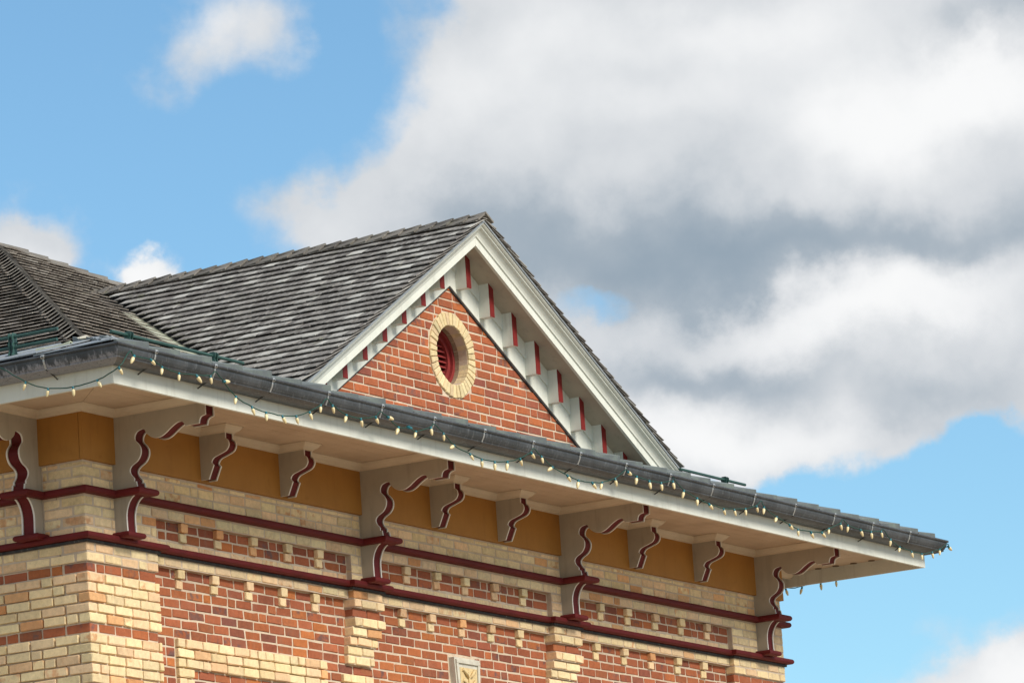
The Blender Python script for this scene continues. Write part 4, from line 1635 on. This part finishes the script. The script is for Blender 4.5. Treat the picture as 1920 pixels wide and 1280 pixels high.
# ------------------------------------------------------------------ snow guards
def snow_guard(name, label, pipes, brs, axis):
    o = bpy.data.objects.new(name, None)
    COL.objects.link(o)
    o['label'] = label
    o['category'] = 'snow guard'
    o['group'] = 'pipe snow guards on the roof'
    base = Vector(brs[0][0])
    o.location = base
    for a, b in pipes:
        g = G()
        a, b = Vector(a) - base, Vector(b) - base
        g.tube([a, a.lerp(b, .5), b], .0138, 12)
        g.obj('pipe', 'green_pipe', o, smooth_=False)
    for bot, tops in brs:
        g = G()
        bot = Vector(bot) - base
        ax = Vector(axis)
        hgt = tops
        for s in (-1, 1):
            c = bot + ax * (.018 * s)
            sd2 = ax.cross(Vector((0, 0, 1)))
            prof = [(-.045, 0), (.045, 0), (.03, .03), (.022, .07), (.034, .10), (.024, .135), (.034, .175), (.036, .205), (.02, .225), (-.02, .225), (-.036, .205), (-.034, .175), (-.024, .135), (-.034, .10), (-.022, .07), (-.03, .03)]
            prof = [(a_, h_ * hgt / .225) for a_, h_ in prof]
            g.prism(prof, lambda a_, h_, d_: tuple(c + sd2 * a_ + Vector((0, 0, h_)) + ax * d_), -.004, .004)
        g.tube([bot + ax * -.05 + Vector((0, 0, hgt * .55)), bot + ax * .05 + Vector((0, 0, hgt * .55))], .008, 6)
        g.obj('stand', 'green_pipe', o)


def fp(px, py, axis, val):
    return unproj(px, py, axis, val)


yg = -.42
a, b = fp(207.5, 616, 1, yg), fp(456, 685, 1, yg)
zz = (a.z + b.z) / 2
bot = skz(yg) + .012
p1, p2 = fp(241, 626, 1, yg).x, fp(400, 668, 1, yg).x
snow_guard('snow_guard', 'green pipe snow guard in front of the roof valley, near the left corner', [((a.x, yg, zz), (b.x, yg, zz)), ((a.x + .08, yg, zz - .095), (b.x - .1, yg, zz - .095))],
           [((p1, yg, bot), zz + .03 - bot), ((p2, yg, bot), zz + .03 - bot)], (1, 0, 0))
a, b = fp(1281, 883, 1, yg), fp(1396.9, 906, 1, yg)
zz = (a.z + b.z) / 2
p1 = fp(1359, 898, 1, yg).x
snow_guard('snow_guard', 'green pipe snow guard to the right of the gable, against the cloud', [((a.x - .06, yg, zz), (b.x, yg, zz))],
           [((p1, yg, bot), zz + .03 - bot)], (1, 0, 0))
xg = -.42
a, b = fp(0, 637, 0, xg), fp(108, 615, 0, xg)
zz = (a.z + b.z) / 2
p1 = fp(23, 632, 0, xg).y
bot = skz(xg) + .012
snow_guard('snow_guard', 'green double pipe snow guard above the left eave, cut by the left edge', [((xg, a.y + 1.6, zz), (xg, b.y, zz)), ((xg, a.y + 1.6, zz - .085), (xg, b.y + .01, zz - .085))],
           [((xg, p1, bot), zz + .03 - bot), ((xg, p1 + 1.1, bot), zz + .03 - bot)], (0, 1, 0))

# ------------------------------------------------------------------ string lights
FRONT = [(.0, 0)]


def zoomed(ox, oy, sc, L):
    return [((ox + a / sc, oy + b / sc), (ox + c / sc, oy + d / sc)) for a, b, c, d in L]


bl_ = zoomed(180, 620, 8, [(575, 370, 535, 500), (815, 425, 890, 510), (990, 540, 965, 665), (1245, 630, 1245, 760), (1500, 660, 1570, 780), (1715, 670, 1730, 800)])
bl_ += zoomed(400, 620, 8, [(150, 760, 255, 765), (340, 985, 310, 1110), (575, 1135, 600, 1270)])
bl_ += zoomed(480, 700, 4, [(75, 290, 72, 360), (195, 315, 218, 378), (300, 315, 322, 378), (400, 285, 418, 350), (485, 235, 480, 295), (572, 235, 590, 300), (678, 310, 662, 372),
                            (785, 335, 798, 402), (895, 322, 918, 382), (985, 325, 1042, 352), (1070, 402, 1045, 455), (1200, 432, 1185, 485), (1310, 400, 1308, 465), (1405, 445, 1412, 502),
                            (1487, 540, 1440, 570), (1603, 600, 1625, 645), (1692, 640, 1697, 707), (1790, 660, 1787, 727), (1885, 660, 1872, 725)])
bl_ += zoomed(900, 720, 4, [(300, 555, 322, 612), (382, 510, 410, 560), (460, 538, 465, 580), (545, 622, 495, 655), (652, 680, 680, 728), (738, 720, 725, 782), (838, 735, 868, 785),
                            (915, 735, 898, 785), (1013, 705, 1025, 768), (1105, 655, 1145, 685), (1175, 690, 1168, 755), (1268, 722, 1272, 790), (1357, 735, 1362, 800), (1445, 725, 1450, 790),
                            (1530, 795, 1520, 852), (1628, 852, 1622, 912), (1715, 895, 1745, 942), (1825, 930, 1838, 985), (1905, 935, 1912, 990)])
bl_ += zoomed(1320, 860, 4, [(310, 370, 308, 425), (393, 350, 405, 395), (450, 360, 438, 412), (545, 435, 522, 485), (638, 490, 668, 535), (705, 525, 708, 580), (800, 545, 825, 592),
                             (880, 548, 905, 592), (937, 520, 928, 565), (1022, 480, 1032, 535), (1080, 495, 1078, 550), (1172, 527, 1190, 582), (1252, 542, 1258, 600), (1328, 540, 1335, 592),
                             (1400, 600, 1395, 652), (1468, 660, 1455, 700), (1555, 690, 1565, 742), (1632, 708, 1635, 755), (1710, 695, 1722, 745), (1768, 675, 1768, 722), (1830, 655, 1865, 690)])
left_ = zoomed(0, 580, 7.1125, [(345, 965, 315, 1035), (645, 1050, 630, 1170), (975, 1030, 975, 1160), (1295, 940, 1340, 1050)])
corner_ = [((222.5, 688), (230, 702.5))]
HOOKS = [(243.7, 658.7), (290, 676), (404, 697), (612.5, 747), (712.5, 772), (813.7, 795), (1000, 840), (1173.7, 880), (1262.5, 896), (1427.5, 938.7), (1581, 973.7), (1656, 992.5), (1775, 1019)]
YS = -O_ - .206
XS = -O_ - .206


def lathe(g, prof, m, seg=10, mi=0):
    v = []
    for r_, h_ in prof:
        v += [tuple(m @ Vector((r_ * math.cos(k * 2 * math.pi / seg), r_ * math.sin(k * 2 * math.pi / seg), h_))) for k in range(seg)]
    f = []
    for i in range(len(prof) - 1):
        for k in range(seg):
            f.append((i * seg + k, i * seg + (k + 1) % seg, (i + 1) * seg + (k + 1) % seg, (i + 1) * seg + k))
    f.append(tuple(range(seg))[::-1])
    f.append(tuple(range((len(prof) - 1) * seg, len(prof) * seg)))
    g.add(v, f, mi)


gb = G()
lathe(gb, [(.0100, -.020), (.0148, -.030), (.0158, -.040), (.0132, -.058), (.0095, -.074), (.003, -.084)], Matrix(), 12)
bulb_me = gb.obj('bulb', 'bulb_cream', None, smooth_=True)
gs = G()
lathe(gs, [(.0085, .004), (.0105, .002), (.0105, -.016), (.0118, -.018), (.0112, -.024)], Matrix(), 10)
sock_me = gs.obj('socket', 'socket_teal', None, smooth_=True)
bulb_d, sock_d = bulb_me.data, sock_me.data
bpy.data.objects.remove(bulb_me)
bpy.data.objects.remove(sock_me)


def add_bulb(par, base, cap, tip):
    d = (tip - cap)
    L = d.length
    d.normalize()
    # a little turn out of the facade plane, as bulbs hang
    d = (d + Vector((rng.uniform(-.15, .15), rng.uniform(-.2, .1), 0))).normalized()
    q = (-d).to_track_quat('Z', 'X')
    b = link('bulb', bulb_d, par)
    b.location = cap - base
    b.rotation_euler = q.to_euler()
    s = max(.82, min(1.06, L / .084))
    b.scale = (s, s, s)
    link('socket', sock_d, b)


def cable(par, base, pts, name='cable'):
    out = []
    n = len(pts)
    for i in range(n - 1):
        p0, p1, p2, p3 = pts[max(i - 1, 0)], pts[i], pts[i + 1], pts[min(i + 2, n - 1)]
        for s in range(4):
            t = s / 4
            q = 0.5 * ((2 * p1) + (p2 - p0) * t + (2 * p0 - 5 * p1 + 4 * p2 - p3) * t * t + (3 * p1 - p0 - 3 * p2 + p3) * t ** 3)
            out.append(q - base + Vector((0, rng.uniform(-.003, .003), rng.uniform(-.003, .003))))
    out.append(pts[-1] - base)
    g = G()
    g.tube(out, .0048, 6)
    g.obj(name, 'wire_green', par, smooth_=True)


fr_b = sorted([(fp(*c, 1, YS), fp(*t, 1, YS)) for c, t in bl_], key=lambda q: q[0].x)
hooks = [fp(*h, 1, YS + .004) for h in HOOKS]
PLUG = fp(767.5, 801, 1, YS)
corner_b = [(fp(*c, 1, YS - .01), fp(*t, 1, YS - .01)) for c, t in corner_]
left_b = [(fp(*c, 0, XS), fp(*t, 0, XS)) for c, t in left_]


def string(name, label, bulbs, pts):
    o = bpy.data.objects.new(name, None)
    COL.objects.link(o)
    base = pts[0].copy()
    o.location = base
    o['label'] = label
    o['category'] = 'string lights'
    o['group'] = 'holiday light strings along the eaves'
    cable(o, base, pts)
    for c, t in bulbs:
        add_bulb(o, base, c, t)
    return o


pts_f = sorted([c for c, t in fr_b] + hooks + [PLUG], key=lambda q: q.x)
left_pts = [fp(-60, 662, 0, XS), fp(0, 689, 0, XS)] + [c for c, t in left_b] + [c for c, t in corner_b]
s1 = string('string_lights', 'string of cream bulbs on green wire running round the left corner of the gutter', left_b + corner_b + [q for q in fr_b if q[0].x < PLUG.x],
            left_pts + [q for q in pts_f if q.x <= PLUG.x])
s2_pts = [q for q in pts_f if q.x > PLUG.x - .001]
xr_ = W + O_ + .206
rb = []
for c, t in (((1473, 1103), (1478, 1116)), ((1504, 1100), (1501, 1114)), ((1538.5, 1091), (1539, 1106)), ((1567.5, 1087), (1568, 1100))):
    rb.append((fp(*c, 0, xr_), fp(*t, 0, xr_)))
rb.sort(key=lambda q: q[0].y)
end_pts = [Vector((xr_, YS + .2, .50))]
yy = end_pts[0].y + .3
rp = [end_pts[0]] + [Vector((xr_, .0, .42))] + [c + Vector((0, 0, .01)) for c, t in rb] + [Vector((xr_, rb[-1][0].y + .5, .5))]
s2 = string('string_lights', 'string of cream bulbs on green wire along the right part of the gutter', [q for q in fr_b if q[0].x > PLUG.x] + rb, s2_pts + rp)
g = G()
g.tube([Vector((-.03, 0, 0)), Vector((.03, 0, -.004))], .013, 8)
g.tube([Vector((-.012, 0, 0)), Vector((-.008, 0, 0))], .017, 8)
g.obj('plug', 'socket_teal', s1, PLUG - s1.location)
